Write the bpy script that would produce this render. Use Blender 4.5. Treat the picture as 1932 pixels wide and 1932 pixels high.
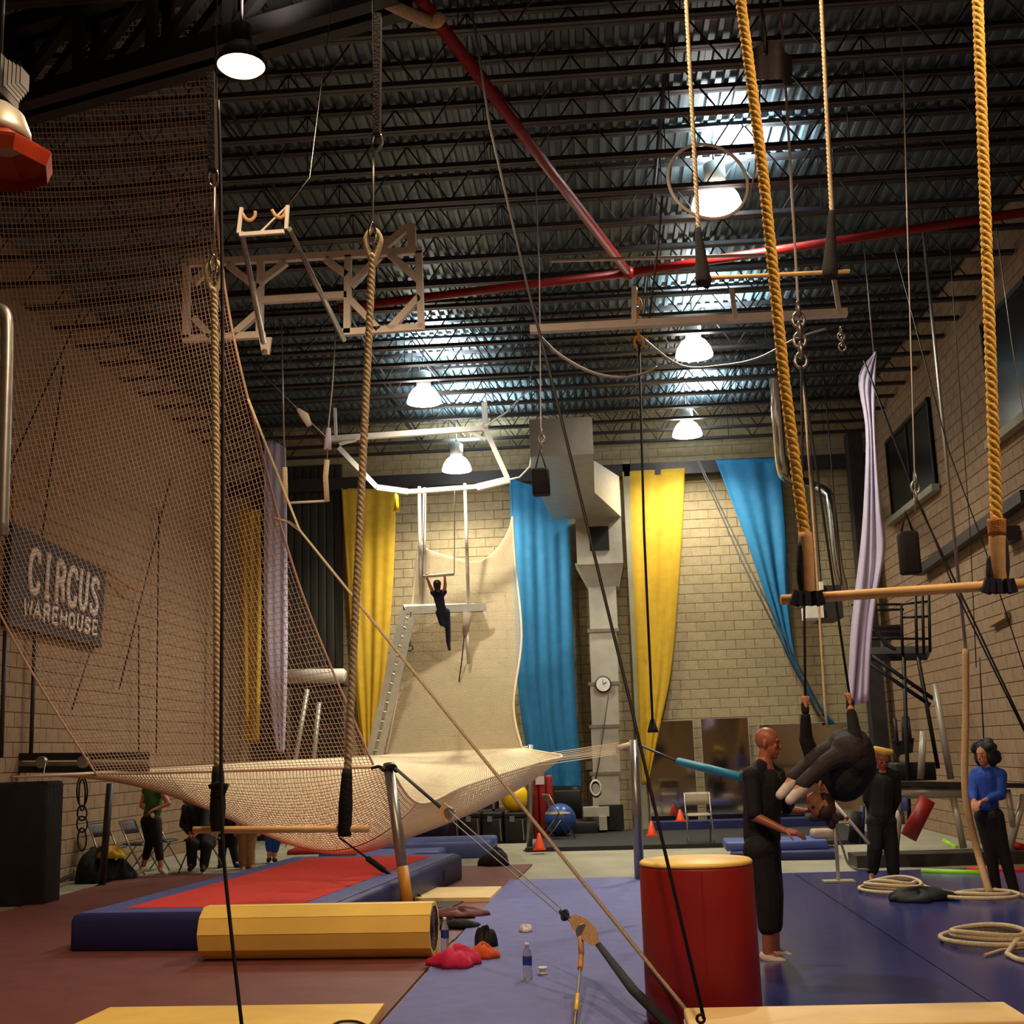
import bpy, bmesh, math, random
from mathutils import Vector, Matrix, Quaternion
random.seed(7)
for o in list(bpy.data.objects): bpy.data.objects.remove(o)
SC = bpy.context.scene
COL = SC.collection
PI = math.pi
V = Vector

# ------------------------------------------------------------------ camera
FPX, CH = 2330.0, 1.68
_d = V((1135 - 966, -(1410 - 966), -FPX)).normalized()
_u = V((-.033, 1, 0)); _u.z = (_u.x * _d.x + _u.y * _d.y) / -_d.z; _u.normalize()
_x = _d.cross(_u)
M3 = Matrix((_x, _d, _u))                     # camera vector -> world vector
CAM = V((0, 0, CH))
cd = bpy.data.cameras.new('camera'); cam = bpy.data.objects.new('camera', cd); COL.objects.link(cam)
cd.sensor_width = 36; cd.sensor_fit = 'HORIZONTAL'; cd.lens = FPX / 1932 * 36
cd.clip_start = .05; cd.clip_end = 200
cam.matrix_world = Matrix.Translation(CAM) @ M3.to_4x4()
SC.camera = cam

# ------------------------------------------------------------------ world and exposure
w = bpy.data.worlds.new('World'); SC.world = w; w.use_nodes = True
w.node_tree.nodes['Background'].inputs[0].default_value = (.55, .42, .40, 1)
w.node_tree.nodes['Background'].inputs[1].default_value = .03
SC.view_settings.view_transform = 'Standard'; SC.view_settings.look = 'None'
SC.view_settings.exposure = 0.0; SC.view_settings.gamma = 1.0
SC.view_settings.use_curve_mapping = False
HALIDE_W, UPLIGHT_W, SODIUM_W = 740, 2600, 400               # watts of the two kinds of lamp (lights sit in the lamp builders)
HALIDE_C, SODIUM_C = (1, .93, .72), (1, .70, .44)

# ------------------------------------------------------------------ picture <-> place
def ray(px, py): return M3 @ V((px - 966, 966 - py, -FPX))
def P(px, py, Y): r = ray(px, py); return CAM + r * (Y / r.y)
def F(px, py, z=0.0): r = ray(px, py); return CAM + r * ((z - CH) / r.z)
def WX(px, py, x): r = ray(px, py); return CAM + r * (x / r.x)
def proj(p):
    c = M3.transposed() @ (V(p) - CAM); return 966 + FPX * c.x / -c.z, 966 - FPX * c.y / -c.z
def PP(l, Y=None): return [P(q[0], q[1], q[2] if len(q) > 2 else Y) for q in l]
def on(A, B, t): return A + (B - A) * t

# ------------------------------------------------------------------ materials
def lin(c):
    return tuple(((x / 255) / 12.92 if x / 255 <= .04045 else ((x / 255 + .055) / 1.055) ** 2.4) for x in c)
MATS = {}
def mat(name, rgb, rough=.6, metal=0., var=.12, scale=8., bump=0., bscale=None, emit=None, es=0., trans=0., alpha=1.):
    m = bpy.data.materials.new(name); m.use_nodes = True; MATS[name] = m
    nt = m.node_tree; b = nt.nodes['Principled BSDF']
    c = lin(rgb)
    b.inputs['Roughness'].default_value = rough; b.inputs['Metallic'].default_value = metal
    tc = nt.nodes.new('ShaderNodeTexCoord'); n = nt.nodes.new('ShaderNodeTexNoise')
    n.inputs['Scale'].default_value = scale; n.inputs['Detail'].default_value = 5
    nt.links.new(tc.outputs['Object'], n.inputs['Vector'])
    r = nt.nodes.new('ShaderNodeValToRGB')
    r.color_ramp.elements[0].position = .3; r.color_ramp.elements[1].position = .7
    r.color_ramp.elements[0].color = tuple(x * (1 - var) for x in c) + (1,)
    r.color_ramp.elements[1].color = tuple(min(1, x * (1 + var)) for x in c) + (1,)
    nt.links.new(n.outputs['Fac'], r.inputs['Fac']); nt.links.new(r.outputs['Color'], b.inputs['Base Color'])
    if bump:
        n2 = nt.nodes.new('ShaderNodeTexNoise'); n2.inputs['Scale'].default_value = bscale or scale * 6
        nt.links.new(tc.outputs['Object'], n2.inputs['Vector'])
        bp = nt.nodes.new('ShaderNodeBump'); bp.inputs['Strength'].default_value = bump; bp.inputs['Distance'].default_value = .01
        nt.links.new(n2.outputs['Fac'], bp.inputs['Height']); nt.links.new(bp.outputs['Normal'], b.inputs['Normal'])
    if emit:
        b.inputs['Emission Color'].default_value = tuple(emit) + (1,); b.inputs['Emission Strength'].default_value = es
    if trans: b.inputs['Transmission Weight'].default_value = trans
    return m
def weave(name, rgb, rgb2, scale, rough=.8):          # woven carpet-like mat: fine stripes of two tones
    m = mat(name, rgb, rough, var=.1, scale=6, bump=.3, bscale=120)
    nt = m.node_tree; b = nt.nodes['Principled BSDF']
    wv = nt.nodes.new('ShaderNodeTexWave'); wv.bands_direction = 'Y'; wv.inputs['Scale'].default_value = scale
    wv.inputs['Distortion'].default_value = 1.5; wv.inputs['Detail'].default_value = 2
    tc = [n for n in nt.nodes if n.type == 'TEX_COORD'][0]; nt.links.new(tc.outputs['Object'], wv.inputs['Vector'])
    mx = nt.nodes.new('ShaderNodeMix'); mx.data_type = 'RGBA'
    r = [n for n in nt.nodes if n.type == 'VALTORGB'][0]
    mf = nt.nodes.new('ShaderNodeMath'); mf.operation = 'MULTIPLY'; mf.inputs[1].default_value = .55
    nt.links.new(wv.outputs['Fac'], mf.inputs[0]); nt.links.new(mf.outputs[0], mx.inputs[0])
    nt.links.new(r.outputs['Color'], mx.inputs[6]); mx.inputs[7].default_value = lin(rgb2) + (1,)
    nt.links.new(mx.outputs[2], b.inputs['Base Color'])
    return m
def blockmat(name, rgb, var):                         # per-block tone through Object Info random
    m = mat(name, rgb, .9, var=.14, scale=7, bump=.5, bscale=60)
    nt = m.node_tree; b = nt.nodes['Principled BSDF']
    oi = nt.nodes.new('ShaderNodeObjectInfo'); hs = nt.nodes.new('ShaderNodeHueSaturation')
    mr = nt.nodes.new('ShaderNodeMapRange'); mr.inputs[3].default_value = 1 - var; mr.inputs[4].default_value = 1 + var * .6
    r = [n for n in nt.nodes if n.type == 'VALTORGB'][0]
    nt.links.new(oi.outputs['Random'], mr.inputs[0]); nt.links.new(mr.outputs[0], hs.inputs['Value'])
    nt.links.new(r.outputs['Color'], hs.inputs['Color']); nt.links.new(hs.outputs[0], b.inputs['Base Color'])
    return m
mat('concrete', (150, 144, 124), .75, var=.16, scale=1.3, bump=.25, bscale=30)
mat('mortar', (158, 142, 115), .95, var=.1, scale=4)
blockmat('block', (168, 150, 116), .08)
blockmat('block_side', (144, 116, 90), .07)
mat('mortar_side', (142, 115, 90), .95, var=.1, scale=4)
mat('deck', (92, 104, 110), .4, .35, var=.2, scale=3)
mat('steel_dark', (58, 52, 54), .5, .35, var=.2, scale=6)
mat('steel_black', (20, 17, 19), .55, .2, var=.2, scale=6)
mat('steel_grey', (150, 146, 140), .35, .8, var=.15, scale=9)
mat('chrome', (200, 196, 190), .18, 1., var=.06)
mat('galv', (186, 180, 166), .42, .35, var=.1, scale=5)
mat('alu', (196, 190, 178), .45, .3, var=.1, scale=9)
mat('white_paint', (226, 216, 204), .5, var=.07, scale=8)
mat('red_paint', (150, 26, 24), .4, var=.12, scale=6)
mat('yellow_cloth', (204, 162, 34), .75, var=.1, scale=5, bump=.2)
mat('blue_cloth', (34, 116, 166), .75, var=.12, scale=5, bump=.2)
mat('lilac_cloth', (206, 196, 224), .75, var=.08, scale=5, bump=.2)
mat('black_cloth', (17, 14, 18), .85, var=.25, scale=14, bump=.3)
mat('char_cloth', (46, 40, 42), .85, var=.25, scale=14, bump=.3)
mat('navy_cloth', (26, 26, 58), .85, var=.2, scale=14, bump=.3)
mat('blue_top', (22, 70, 170), .75, var=.2, scale=14, bump=.3)
mat('green_top', (54, 96, 44), .8, var=.2, scale=14, bump=.3)
mat('khaki', (150, 112, 72), .85, var=.15, scale=14, bump=.2)
mat('orange_cloth', (214, 84, 24), .8, var=.15, scale=14, bump=.2)
mat('pink_cloth', (206, 30, 82), .75, var=.15, scale=14, bump=.4)
mat('skin', (196, 132, 98), .5, var=.08, scale=18)
mat('skin_dark', (158, 92, 66), .42, var=.08, scale=18)
mat('hair_black', (16, 12, 13), .7, var=.5, scale=60, bump=1, bscale=90)
mat('hair_brown', (54, 30, 20), .6, var=.5, scale=60, bump=1, bscale=90)
mat('white_sock', (210, 198, 186), .8, var=.1, scale=20, bump=.2)
mat('eye', (30, 20, 18), .3, var=.1)
mat('rope_natural', (216, 196, 160), .9, var=.2, scale=60, bump=.5, bscale=200)
mat('rope_yellow', (240, 192, 92), .9, var=.2, scale=60, bump=.5, bscale=200)
mat('rope_orange', (176, 118, 66), .9, var=.2, scale=60, bump=.5, bscale=200)
mat('rope_tan', (178, 140, 98), .9, var=.2, scale=60, bump=.5, bscale=200)
mat('tape', (200, 160, 116), .85, var=.15, scale=30)
mat('navy_tape', (24, 24, 52), .8, var=.2, scale=30)
mat('wire', (158, 150, 142), .4, .6, var=.1)
mat('wire_black', (16, 13, 14), .6, var=.2)
mat('net_cord', (208, 170, 146), .85, var=.12, scale=3)
mat('net_white', (244, 222, 186), .85, var=.06, scale=3)
mat('wood_bar', (234, 190, 126), .55, var=.15, scale=14)
mat('vinyl_blue', (74, 90, 158), .45, var=.12, scale=4, bump=.1)
mat('vinyl_navy', (30, 36, 92), .5, var=.12, scale=4, bump=.1)
mat('vinyl_red', (142, 18, 13), .5, var=.12, scale=4, bump=.1)
mat('vinyl_yellow', (252, 212, 108), .45, var=.06, scale=4, bump=.1)
mat('vinyl_amber', (208, 138, 40), .5, var=.08, scale=4, bump=.1)
mat('vinyl_beige', (252, 220, 156), .5, var=.06, scale=4, bump=.1)
mat('foam_red', (206, 44, 32), .85, var=.12, scale=14, bump=.4)
mat('foam_grey', (168, 146, 130), .9, var=.12, scale=14, bump=.3)
mat('maroon_mat', (112, 60, 58), .6, var=.15, scale=3, bump=.15)
mat('rubber', (34, 30, 32), .8, var=.2, scale=10)
mat('sign_navy', (26, 25, 44), .7, var=.12, scale=4)
mat('sign_white', (222, 204, 196), .7, var=.06, scale=4)
mat('window_dark', (14, 12, 13), .25, var=.2)
mat('orange_plastic', (150, 44, 14), .4, var=.15, scale=5)
mat('orange_cone', (242, 78, 24), .5, var=.08)
mat('yellow_ball', (244, 196, 10), .35, var=.05, scale=5)
mat('blue_ball', (46, 78, 150), .3, var=.06, scale=5)
mat('paper', (226, 216, 214), .7, var=.03)
mat('chair_tan', (146, 128, 100), .5, var=.1)
mat('noodle_green', (150, 220, 40), .6, var=.08)
mat('noodle_red', (226, 52, 36), .6, var=.08)
mat('teal', (32, 130, 160), .5, var=.1)
mat('clear_plastic', (225, 226, 232), .08, var=.02, trans=.9)
mat('label_blue', (30, 58, 150), .4, var=.1)
mat('cardboard', (164, 126, 78), .85, var=.1)
mat('door_dark', (44, 40, 30), .7, var=.12, scale=3)
mat('mirror', (190, 184, 172), .06, 1., var=.03)
mat('lens_white', (255, 250, 235), .3, emit=(1, .95, .84), es=18)
mat('lens_sodium', (255, 220, 170), .3, emit=(1, .55, .25), es=6)
mat('bulb_white', (255, 255, 250), .3, emit=(1, .97, .9), es=90)
mat('bulb_sodium', (255, 220, 170), .3, emit=(1, .66, .34), es=70)
weave('mat_blue', (116, 118, 178), (88, 94, 152), 14)
mat('mat_blue_smooth', (42, 50, 116), .22, var=.1, scale=3, bump=.06)

# ------------------------------------------------------------------ mesh building
class MB:
    def __init__(s): s.v = []; s.f = []; s.sm = []
    def add(s, vs, fs, smooth=False):
        n = len(s.v); s.v += [V(a) for a in vs]; s.f += [tuple(i + n for i in q) for q in fs]; s.sm += [smooth] * len(fs); return s
    def box(s, c, size, R=None):
        c = V(c); h = V(size) / 2; vs = []
        for z in (-1, 1):
            for y in (-1, 1):
                for x in (-1, 1):
                    q = V((x * h.x, y * h.y, z * h.z)); vs.append(c + (R @ q if R else q))
        return s.add(vs, [(0, 2, 3, 1), (4, 5, 7, 6), (0, 1, 5, 4), (2, 6, 7, 3), (0, 4, 6, 2), (1, 3, 7, 5)])
    def bbox(s, a, b): return s.box((V(a) + V(b)) / 2, [abs(b[i] - a[i]) for i in range(3)])
    def rbox(s, a, b, r=.03, n=4):               # box with rounded upright corners and softened top rim
        x0, y0, z0 = a; x1, y1, z1 = b; pr = []
        for (z, e) in ((z0, r * .3), (z0 + r * .3, 0), (z1 - r, 0), (z1 - r * .3, r * .3), (z1, r)):
            ring = []
            for (cx, cy, a0) in ((x1 - r, y1 - r, 0), (x0 + r, y1 - r, 90), (x0 + r, y0 + r, 180), (x1 - r, y0 + r, 270)):
                for k in range(n + 1):
                    t = math.radians(a0 + 90 * k / n); rr = max(r - e, .002)
                    ring.append(V((cx + rr * math.cos(t), cy + rr * math.sin(t), z)))
            pr.append(ring)
        return s.rings(pr, True, True)
    def rings(s, rs, cap0=True, cap1=True, smooth=True):
        n = len(rs[0]); vs = [p for r in rs for p in r]; fs = []
        for i in range(len(rs) - 1):
            for k in range(n): fs.append((i * n + k, i * n + (k + 1) % n, (i + 1) * n + (k + 1) % n, (i + 1) * n + k))
        s.add(vs, fs, smooth)
        b = len(s.v) - len(vs)
        if cap0: s.f.append(tuple(b + k for k in reversed(range(n)))); s.sm.append(False)
        if cap1: s.f.append(tuple(b + (len(rs) - 1) * n + k for k in range(n))); s.sm.append(False)
        return s
    def tube(s, pts, r, seg=8, cap=True, closed=False, smooth=True, flat=1.):
        pts = [V(p) for p in pts]; n = len(pts)
        rad = r if isinstance(r, (list, tuple)) else [r] * n
        rs = []; up = None
        for i, p in enumerate(pts):
            if closed: t = pts[(i + 1) % n] - pts[i - 1]
            else: t = pts[min(i + 1, n - 1)] - pts[max(i - 1, 0)]
            if t.length < 1e-9: t = V((0, 0, 1))
            t.normalize()
            if up is None:
                up = V((0, 0, 1)) if abs(t.z) < .9 else V((1, 0, 0))
            a = t.cross(up)
            if a.length < 1e-6: a = t.cross(V((0, 1, 0)))
            a.normalize(); b = a.cross(t).normalized(); up = b
            rs.append([p + (a * math.cos(2 * PI * k / seg) + b * (math.sin(2 * PI * k / seg) * flat)) * rad[i] for k in range(seg)])
        if closed:
            rs.append(rs[0]); return s.rings(rs, False, False, smooth)
        return s.rings(rs, cap, cap, smooth)
    def bar(s, a, b, w, h=None, up=(0, 0, 1)):     # rectangular bar from a to b
        a, b = V(a), V(b); h = h or w; t = (b - a).normalized(); u = V(up)
        x = t.cross(u)
        if x.length < 1e-4: x = t.cross(V((0, 1, 0)))
        x.normalize(); y = x.cross(t).normalized()
        vs = [p + x * (i * w / 2) + y * (j * h / 2) for p in (a, b) for (i, j) in ((-1, -1), (1, -1), (1, 1), (-1, 1))]
        return s.add(vs, [(3, 2, 1, 0), (4, 5, 6, 7)] + [(k, (k + 1) % 4, 4 + (k + 1) % 4, 4 + k) for k in range(4)])
    def lathe(s, c, prof, seg=20, axis=(0, 0, 1), smooth=True, cap=True):
        c = V(c); q = V((0, 0, 1)).rotation_difference(V(axis).normalized())
        rs = [[c + q @ V((r * math.cos(2 * PI * k / seg), r * math.sin(2 * PI * k / seg), z)) for k in range(seg)] for (r, z) in prof]
        return s.rings(rs, cap, cap, smooth)
    def ball(s, c, r, R=None, nu=14, nv=9, smooth=True):
        c = V(c); r = V(r) if not isinstance(r, (int, float)) else V((r, r, r)); rs = []
        for j in range(nv + 1):
            t = PI * (j + .02) / (nv + .04); rs.append([c + (R @ q if R else q) for q in
                [V((r.x * math.sin(t) * math.cos(2 * PI * k / nu), r.y * math.sin(t) * math.sin(2 * PI * k / nu), -r.z * math.cos(t))) for k in range(nu)]])
        return s.rings(rs, True, True, smooth)
    def cone(s, a, ra, b, rb, seg=12):             # round cone (a limb section) with domed ends
        a, b = V(a), V(b); t = (b - a); L = t.length
        if L < 1e-6: return s.ball(a, ra)
        q = V((0, 0, 1)).rotation_difference(t.normalized())
        pr = [(ra * math.sin(k * PI / 8), -ra * math.cos(k * PI / 8)) for k in range(0, 5)] + [(rb * math.cos(k * PI / 8), L + rb * math.sin(k * PI / 8)) for k in range(0, 5)]
        rs = [[a + q @ V((max(r, 1e-4) * math.cos(2 * PI * k / seg), max(r, 1e-4) * math.sin(2 * PI * k / seg), z)) for k in range(seg)] for (r, z) in pr]
        return s.rings(rs, True, True, True)
    def grid(s, rows, smooth=True):
        m, n = len(rows), len(rows[0])
        return s.add([p for r in rows for p in r], [(i * n + j, i * n + j + 1, (i + 1) * n + j + 1, (i + 1) * n + j) for i in range(m - 1) for j in range(n - 1)], smooth)
    def prism(s, poly, z0, z1):
        n = len(poly); vs = [V((p[0], p[1], z0)) for p in poly] + [V((p[0], p[1], z1)) for p in poly]
        return s.add(vs, [tuple(reversed(range(n))), tuple(range(n, 2 * n))] + [(k, (k + 1) % n, n + (k + 1) % n, n + k) for k in range(n)])
    def plate(s, pts, th, nrm=None):               # polygon in space given a thickness
        pts = [V(p) for p in pts]; n = len(pts)
        nr = V(nrm) if nrm else (pts[1] - pts[0]).cross(pts[2] - pts[0])
        nr = nr.normalized() * th
        return s.add(pts + [p + nr for p in pts], [tuple(reversed(range(n))), tuple(range(n, 2 * n))] + [(k, (k + 1) % n, n + (k + 1) % n, n + k) for k in range(n)])
    def mesh(s, name, m, off):
        me = bpy.data.meshes.new(name); me.from_pydata([p - off for p in s.v], [], s.f); me.update()
        for p, q in zip(me.polygons, s.sm): p.use_smooth = q
        me.materials.append(MATS[m])
        return me
    def base(s):
        xs = [p.x for p in s.v]; ys = [p.y for p in s.v]; zs = [p.z for p in s.v]
        return V(((min(xs) + max(xs)) / 2, (min(ys) + max(ys)) / 2, min(zs)))
    def build(s, name, m, parent=None, label=None, cat=None, group=None, kind=None, fix=True):
        off = s.base(); me = s.mesh(name, m, off)
        if fix:
            bm = bmesh.new(); bm.from_mesh(me); bmesh.ops.recalc_face_normals(bm, faces=bm.faces); bm.to_mesh(me); bm.free()
        o = bpy.data.objects.new(name, me); COL.objects.link(o); o.location = off
        if parent: attach(o, parent)
        return tag(o, label, cat, group, kind)
WPOS = {}
def wloc(o): return o.location + (wloc(o.parent) if o.parent else V((0, 0, 0)))
def attach(o, parent):
    o.location = o.location - wloc(parent); o.parent = parent
    return o
def tag(o, label=None, cat=None, group=None, kind=None):
    if label: o['label'] = label
    if cat: o['category'] = cat
    if group: o['group'] = group
    if kind: o['kind'] = kind
    return o
def thing(name, label, cat, loc=(0, 0, 0), group=None, kind=None):
    o = bpy.data.objects.new(name, None); COL.objects.link(o); o.location = loc; o.empty_display_size = .1
    return tag(o, label, cat, group, kind)
def inst(name, me, loc, parent=None):
    o = bpy.data.objects.new(name, me); COL.objects.link(o); o.location = loc
    if parent: attach(o, parent)
    return o
def smoothline(pts, n=8):                          # Catmull-Rom through points
    pts = [V(p) for p in pts]; out = []
    for i in range(len(pts) - 1):
        p0, p1, p2, p3 = pts[max(i - 1, 0)], pts[i], pts[i + 1], pts[min(i + 2, len(pts) - 1)]
        for k in range(n):
            t = k / n
            out.append(.5 * ((2 * p1) + (p2 - p0) * t + (2 * p0 - 5 * p1 + 4 * p2 - p3) * t * t + (3 * p1 - p0 - 3 * p2 + p3) * t ** 3))
    out.append(pts[-1]); return out
def ord_(n): return ['first', 'second', 'third', 'fourth', 'fifth', 'sixth', 'seventh', 'eighth', 'ninth', 'tenth', 'eleventh', 'twelfth', 'thirteenth', 'fourteenth', 'fifteenth', 'sixteenth', 'seventeenth', 'eighteenth', 'nineteenth', 'twentieth', 'twenty-first', 'twenty-second', 'twenty-third', 'twenty-fourth'][n]
# ================================================================== THE SETTING
XL, XR, YB, YF, ZD, ZC = -7.9, 5.9, 26.2, -5.0, 8.85, 8.08       # walls, deck height, joist bottom chord
MB().bbox((XL - .3, YF, -.15), (XR + .3, YB + .3, 0)).build('floor', 'concrete', kind='structure')
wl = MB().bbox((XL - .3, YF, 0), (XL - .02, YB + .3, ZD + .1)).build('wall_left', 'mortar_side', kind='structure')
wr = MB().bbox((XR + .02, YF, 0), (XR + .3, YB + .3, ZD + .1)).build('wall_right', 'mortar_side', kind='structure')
wb = MB().bbox((XL - .02, YB + .02, 0), (XR + .02, YB + .3, ZD + .1)).build('wall_back', 'mortar', kind='structure')
MB().bbox((XL, YF - .2, 0), (XR, YF, ZD + .1)).build('wall_front', 'mortar', kind='structure')
# concrete blocks: the 300 that show largest on each wall are pieces of their own
BW, BH, BT = .4, .2, .004
def block_mesh(dx, dy, dz):
    m = MB(); e = .004
    if dx > dy:   # faces -y
        a, b = V((-dx / 2, 0, 0)), V((dx / 2, 0, dz))
        m.add([(a.x, 0, 0), (b.x, 0, 0), (b.x, 0, dz), (a.x, 0, dz), (a.x + e, -dy, e), (b.x - e, -dy, e), (b.x - e, -dy, dz - e), (a.x + e, -dy, dz - e)],
              [(4, 5, 6, 7), (0, 1, 5, 4), (1, 2, 6, 5), (2, 3, 7, 6), (3, 0, 4, 7)])
    return m
BX = [block_mesh(w_ - .008, BT, BH - .008).mesh('block', 'block', V((0, 0, 0))) for w_ in (BW, BW / 2)]
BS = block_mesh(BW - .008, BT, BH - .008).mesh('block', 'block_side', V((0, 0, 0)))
def wall_blocks(wall, rot, place, L0, L1, vis):
    """place(l,z) -> world point on the wall line; rot = z rotation of a block that faces -y"""
    cells = []
    for r in range(int(ZD / BH)):
        l = L0 - (BW / 2 if r % 2 else 0)
        while l < L1 - .01:
            a, b = max(l, L0), min(l + BW, L1)
            if b - a > .1: cells.append((a, b, r * BH))
            l += BW
    R = Matrix.Rotation(rot, 3, 'Z')
    def rank(c):
        p = place((c[0] + c[1]) / 2, c[2] + .1); x, y = proj(p)
        if not (0 < x < 1932 and 0 < y < 1932): return 1e9
        return (V(p) - CAM).length + (0 if vis(x, y) else 60)
    cells.sort(key=rank)
    full = [c for c in cells if abs(c[1] - c[0] - BW) < .01]
    near = set(full[:300])
    for c in full[:300]:
        o = inst('block', BX[0] if rot == 0 else BS, place((c[0] + c[1]) / 2, c[2] + .006), None); o.rotation_euler.z = rot; attach(o, wall)
    m = MB()
    for c in cells:
        if c in near: continue
        w_ = c[1] - c[0]
        q = block_mesh(w_ - .008, BT, BH - .008); p0 = V(place((c[0] + c[1]) / 2, c[2] + .006))
        m.add([p0 + R @ v for v in q.v], q.f)
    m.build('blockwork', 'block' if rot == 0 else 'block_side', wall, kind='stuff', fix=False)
wall_blocks(wb, 0, lambda l, z: V((l, YB, z)), XL, XR, lambda x, y: (1180 < x < 1500 and 880 < y < 1360) or (560 < x < 960))
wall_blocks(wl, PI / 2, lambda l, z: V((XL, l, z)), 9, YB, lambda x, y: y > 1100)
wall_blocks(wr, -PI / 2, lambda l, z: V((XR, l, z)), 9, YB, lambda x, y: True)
# windows high in the right wall
def wall_window(name, y0, y1, z0, z1):
    t = thing(name, None, None, (XR, (y0 + y1) / 2, z0), kind='structure')
    MB().bbox((XR - .05, y0, z0), (XR - .032, y1, z1)).build('pane', 'window_dark', t)
    m = MB()
    for (a, b) in (((y0, z0), (y0 + .07, z1)), ((y1 - .07, z0), (y1, z1)), ((y0, z1 - .07), (y1, z1)), (((y0 + y1) / 2 - .03, z0), ((y0 + y1) / 2 + .03, z1))):
        m.bbox((XR - .075, a[0], a[1]), (XR - .03, b[0], b[1]))
    m.build('window_frame', 'steel_black', t)
    MB().bbox((XR - .16, y0 - .1, z0 - .12), (XR - .03, y1 + .1, z0)).build('window_sill', 'concrete', t)
wall_window('window_1', 20.9, 24.1, 5.86, 7.4)
wall_window('window_2', 13.9, 17.8, 5.86, 7.6)
# metal roof deck: one folded sheet, ribs run away from the camera
m = MB(); rows = [[], []]; x = XL
prof = []
while x < XR:
    prof += [(x, 0), (x + .05, 0), (x + .066, .045), (x + .136, .045)]; x += .152
prof.append((XR, .045))
for y in (YF, YB + .1):
    rows[0 if y == YF else 1] = [V((a, y, ZD + b)) for a, b in prof]
m.grid(rows, smooth=False); m.add([(XL, YF, ZD + .1), (XR, YF, ZD + .1), (XR, YB + .1, ZD + .1), (XL, YB + .1, ZD + .1)], [(0, 1, 2, 3)])
m.build('ceiling', 'deck', kind='structure', fix=False)
# open-web joists
JS, ND = .873, 24
J0 = 1.577 * (ZC - CH)                                      # distance of the joist at y=50 of the picture
JY = [J0 + JS * k for k in range(-2, 19)]
HW = ZD - ZC
chord = MB().box((0, -.03, 0), ((XR - XL) - .08, .05, .05)).box((0, .03, 0), ((XR - XL) - .08, .05, .05)).mesh('chord', 'steel_dark', V((0, 0, 0)))
webA = MB().tube([(-.25, 0, 0), (.25, 0, HW - .04)], .0105, 6).mesh('web_bar', 'steel_dark', V((0, 0, 0)))
webB = MB().tube([(-.25, 0, HW - .04), (.25, 0, 0)], .0105, 6).mesh('web_bar', 'steel_dark', V((0, 0, 0)))
webC = MB().tube([(0, 0, 0), (0, 0, HW - .04)], .007, 5).mesh('web_bar', 'steel_dark', V((0, 0, 0)))
for k, y in enumerate(reversed(JY)):
    xm = (XL + XR) / 2
    j = thing('roof_joist', 'dark open-web steel roof joist, %s counting from the back wall' % ord_(k), 'joist', (xm, y, ZC), 'roof joists')
    inst('bottom_chord', chord, (xm, y, ZC), j); inst('top_chord', chord, (xm, y, ZD - .03), j)
    for i in range(26):
        xx = XL + .65 + i * .5
        if xx > XR - .3: break
        inst('web_bar', webA if i % 2 == 0 else webB, (xx, y, ZC), j)
        if i % 4 == 0: inst('web_bar', webC, (xx + .25, y, ZC), j)
for (x_, nm) in ((.95, 'right'), (-3.6, 'left')):
    MB().tube([(x_, 9, ZC + .3), (x_, YB, ZC + .3)], .022, 8).build('conduit', 'steel_dark', label='thin steel conduit running away through the roof joists, the one further %s' % nm, cat='conduit')

# ================================================================== MATS ON THE FLOOR
def slab(name, mt, poly, z0, z1, label, cat, group=None):
    return MB().prism([(p[0], p[1]) for p in poly], z0, z1).build(name, mt, label=label, cat=cat, group=group)
slab('floor_mat', 'mat_blue', [(-1.55, 3), (.44, 3), (.44, 16.5), (-1.27, 16.6)], 0, .035, 'lighter blue ribbed floor mat left of the tall red drum', 'floor mat', 'blue floor mats')
slab('floor_mat', 'mat_blue_smooth', [(.45, 3), (2.35, 3), (2.35, 16.5), (.45, 16.5)], 0, .035, 'dark blue floor mat under the bald man and the red drum', 'floor mat', 'blue floor mats')
slab('floor_mat', 'mat_blue_smooth', [(2.36, 3), (5.75, 3), (5.75, 16.5), (2.36, 16.5)], 0, .035, 'dark blue floor mat under the rope coils at right', 'floor mat', 'blue floor mats')
slab('floor_mat', 'maroon_mat', [(-7.0, 4), (-1.56, 4), (-1.42, 11.6), (-7.0, 12.3)], 0, .02, 'maroon floor mat in the left foreground', 'floor mat', 'maroon floor mats')
slab('floor_mat', 'maroon_mat', [(-7.1, 12.31), (-1.41, 11.61), (-1.1, 18.9), (-7.1, 18.7)], 0, .02, 'maroon floor mat reaching back under the red-topped crash mat', 'floor mat', 'maroon floor mats')
# red-topped crash mat
def rot_slab(m, A, B, depth, z0, z1, r=.05, n=4):   # rounded box whose front edge runs A->B
    A, B = V((A[0], A[1], 0)), V((B[0], B[1], 0)); ex = (B - A).normalized(); ey = V((-ex.y, ex.x, 0)); L = (B - A).length
    q = MB().rbox((0, 0, z0), (L, depth, z1), r, n)
    m.add([A + ex * v.x + ey * v.y + V((0, 0, v.z)) for v in q.v], []); b = len(m.v) - len(q.v)
    m.f += [tuple(i + b for i in f) for f in q.f]; m.sm += q.sm
    return A, ex, ey, L
A = F(128, 1800); A.z = 0
B = F(607, 1797); B.z = 0
cm = thing('crash_mat', 'thick blue crash mat with a red top panel behind the yellow roll', 'crash mat', (A + B) / 2)
m = MB(); a0, ex, ey, L = rot_slab(m, A, B, 5.9, .021, .34, .06); mbody = m.build('mat_body', 'vinyl_navy', cm)
m = MB(); bw = .36; q = [a0 + ex * bw + ey * bw, a0 + ex * (L - bw) + ey * bw, a0 + ex * (L - bw) + ey * (5.9 - bw), a0 + ex * bw + ey * (5.9 - bw)]
m.prism(q, .341, .352).build('top_panel', 'foam_red', cm)
m = MB()
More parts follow.
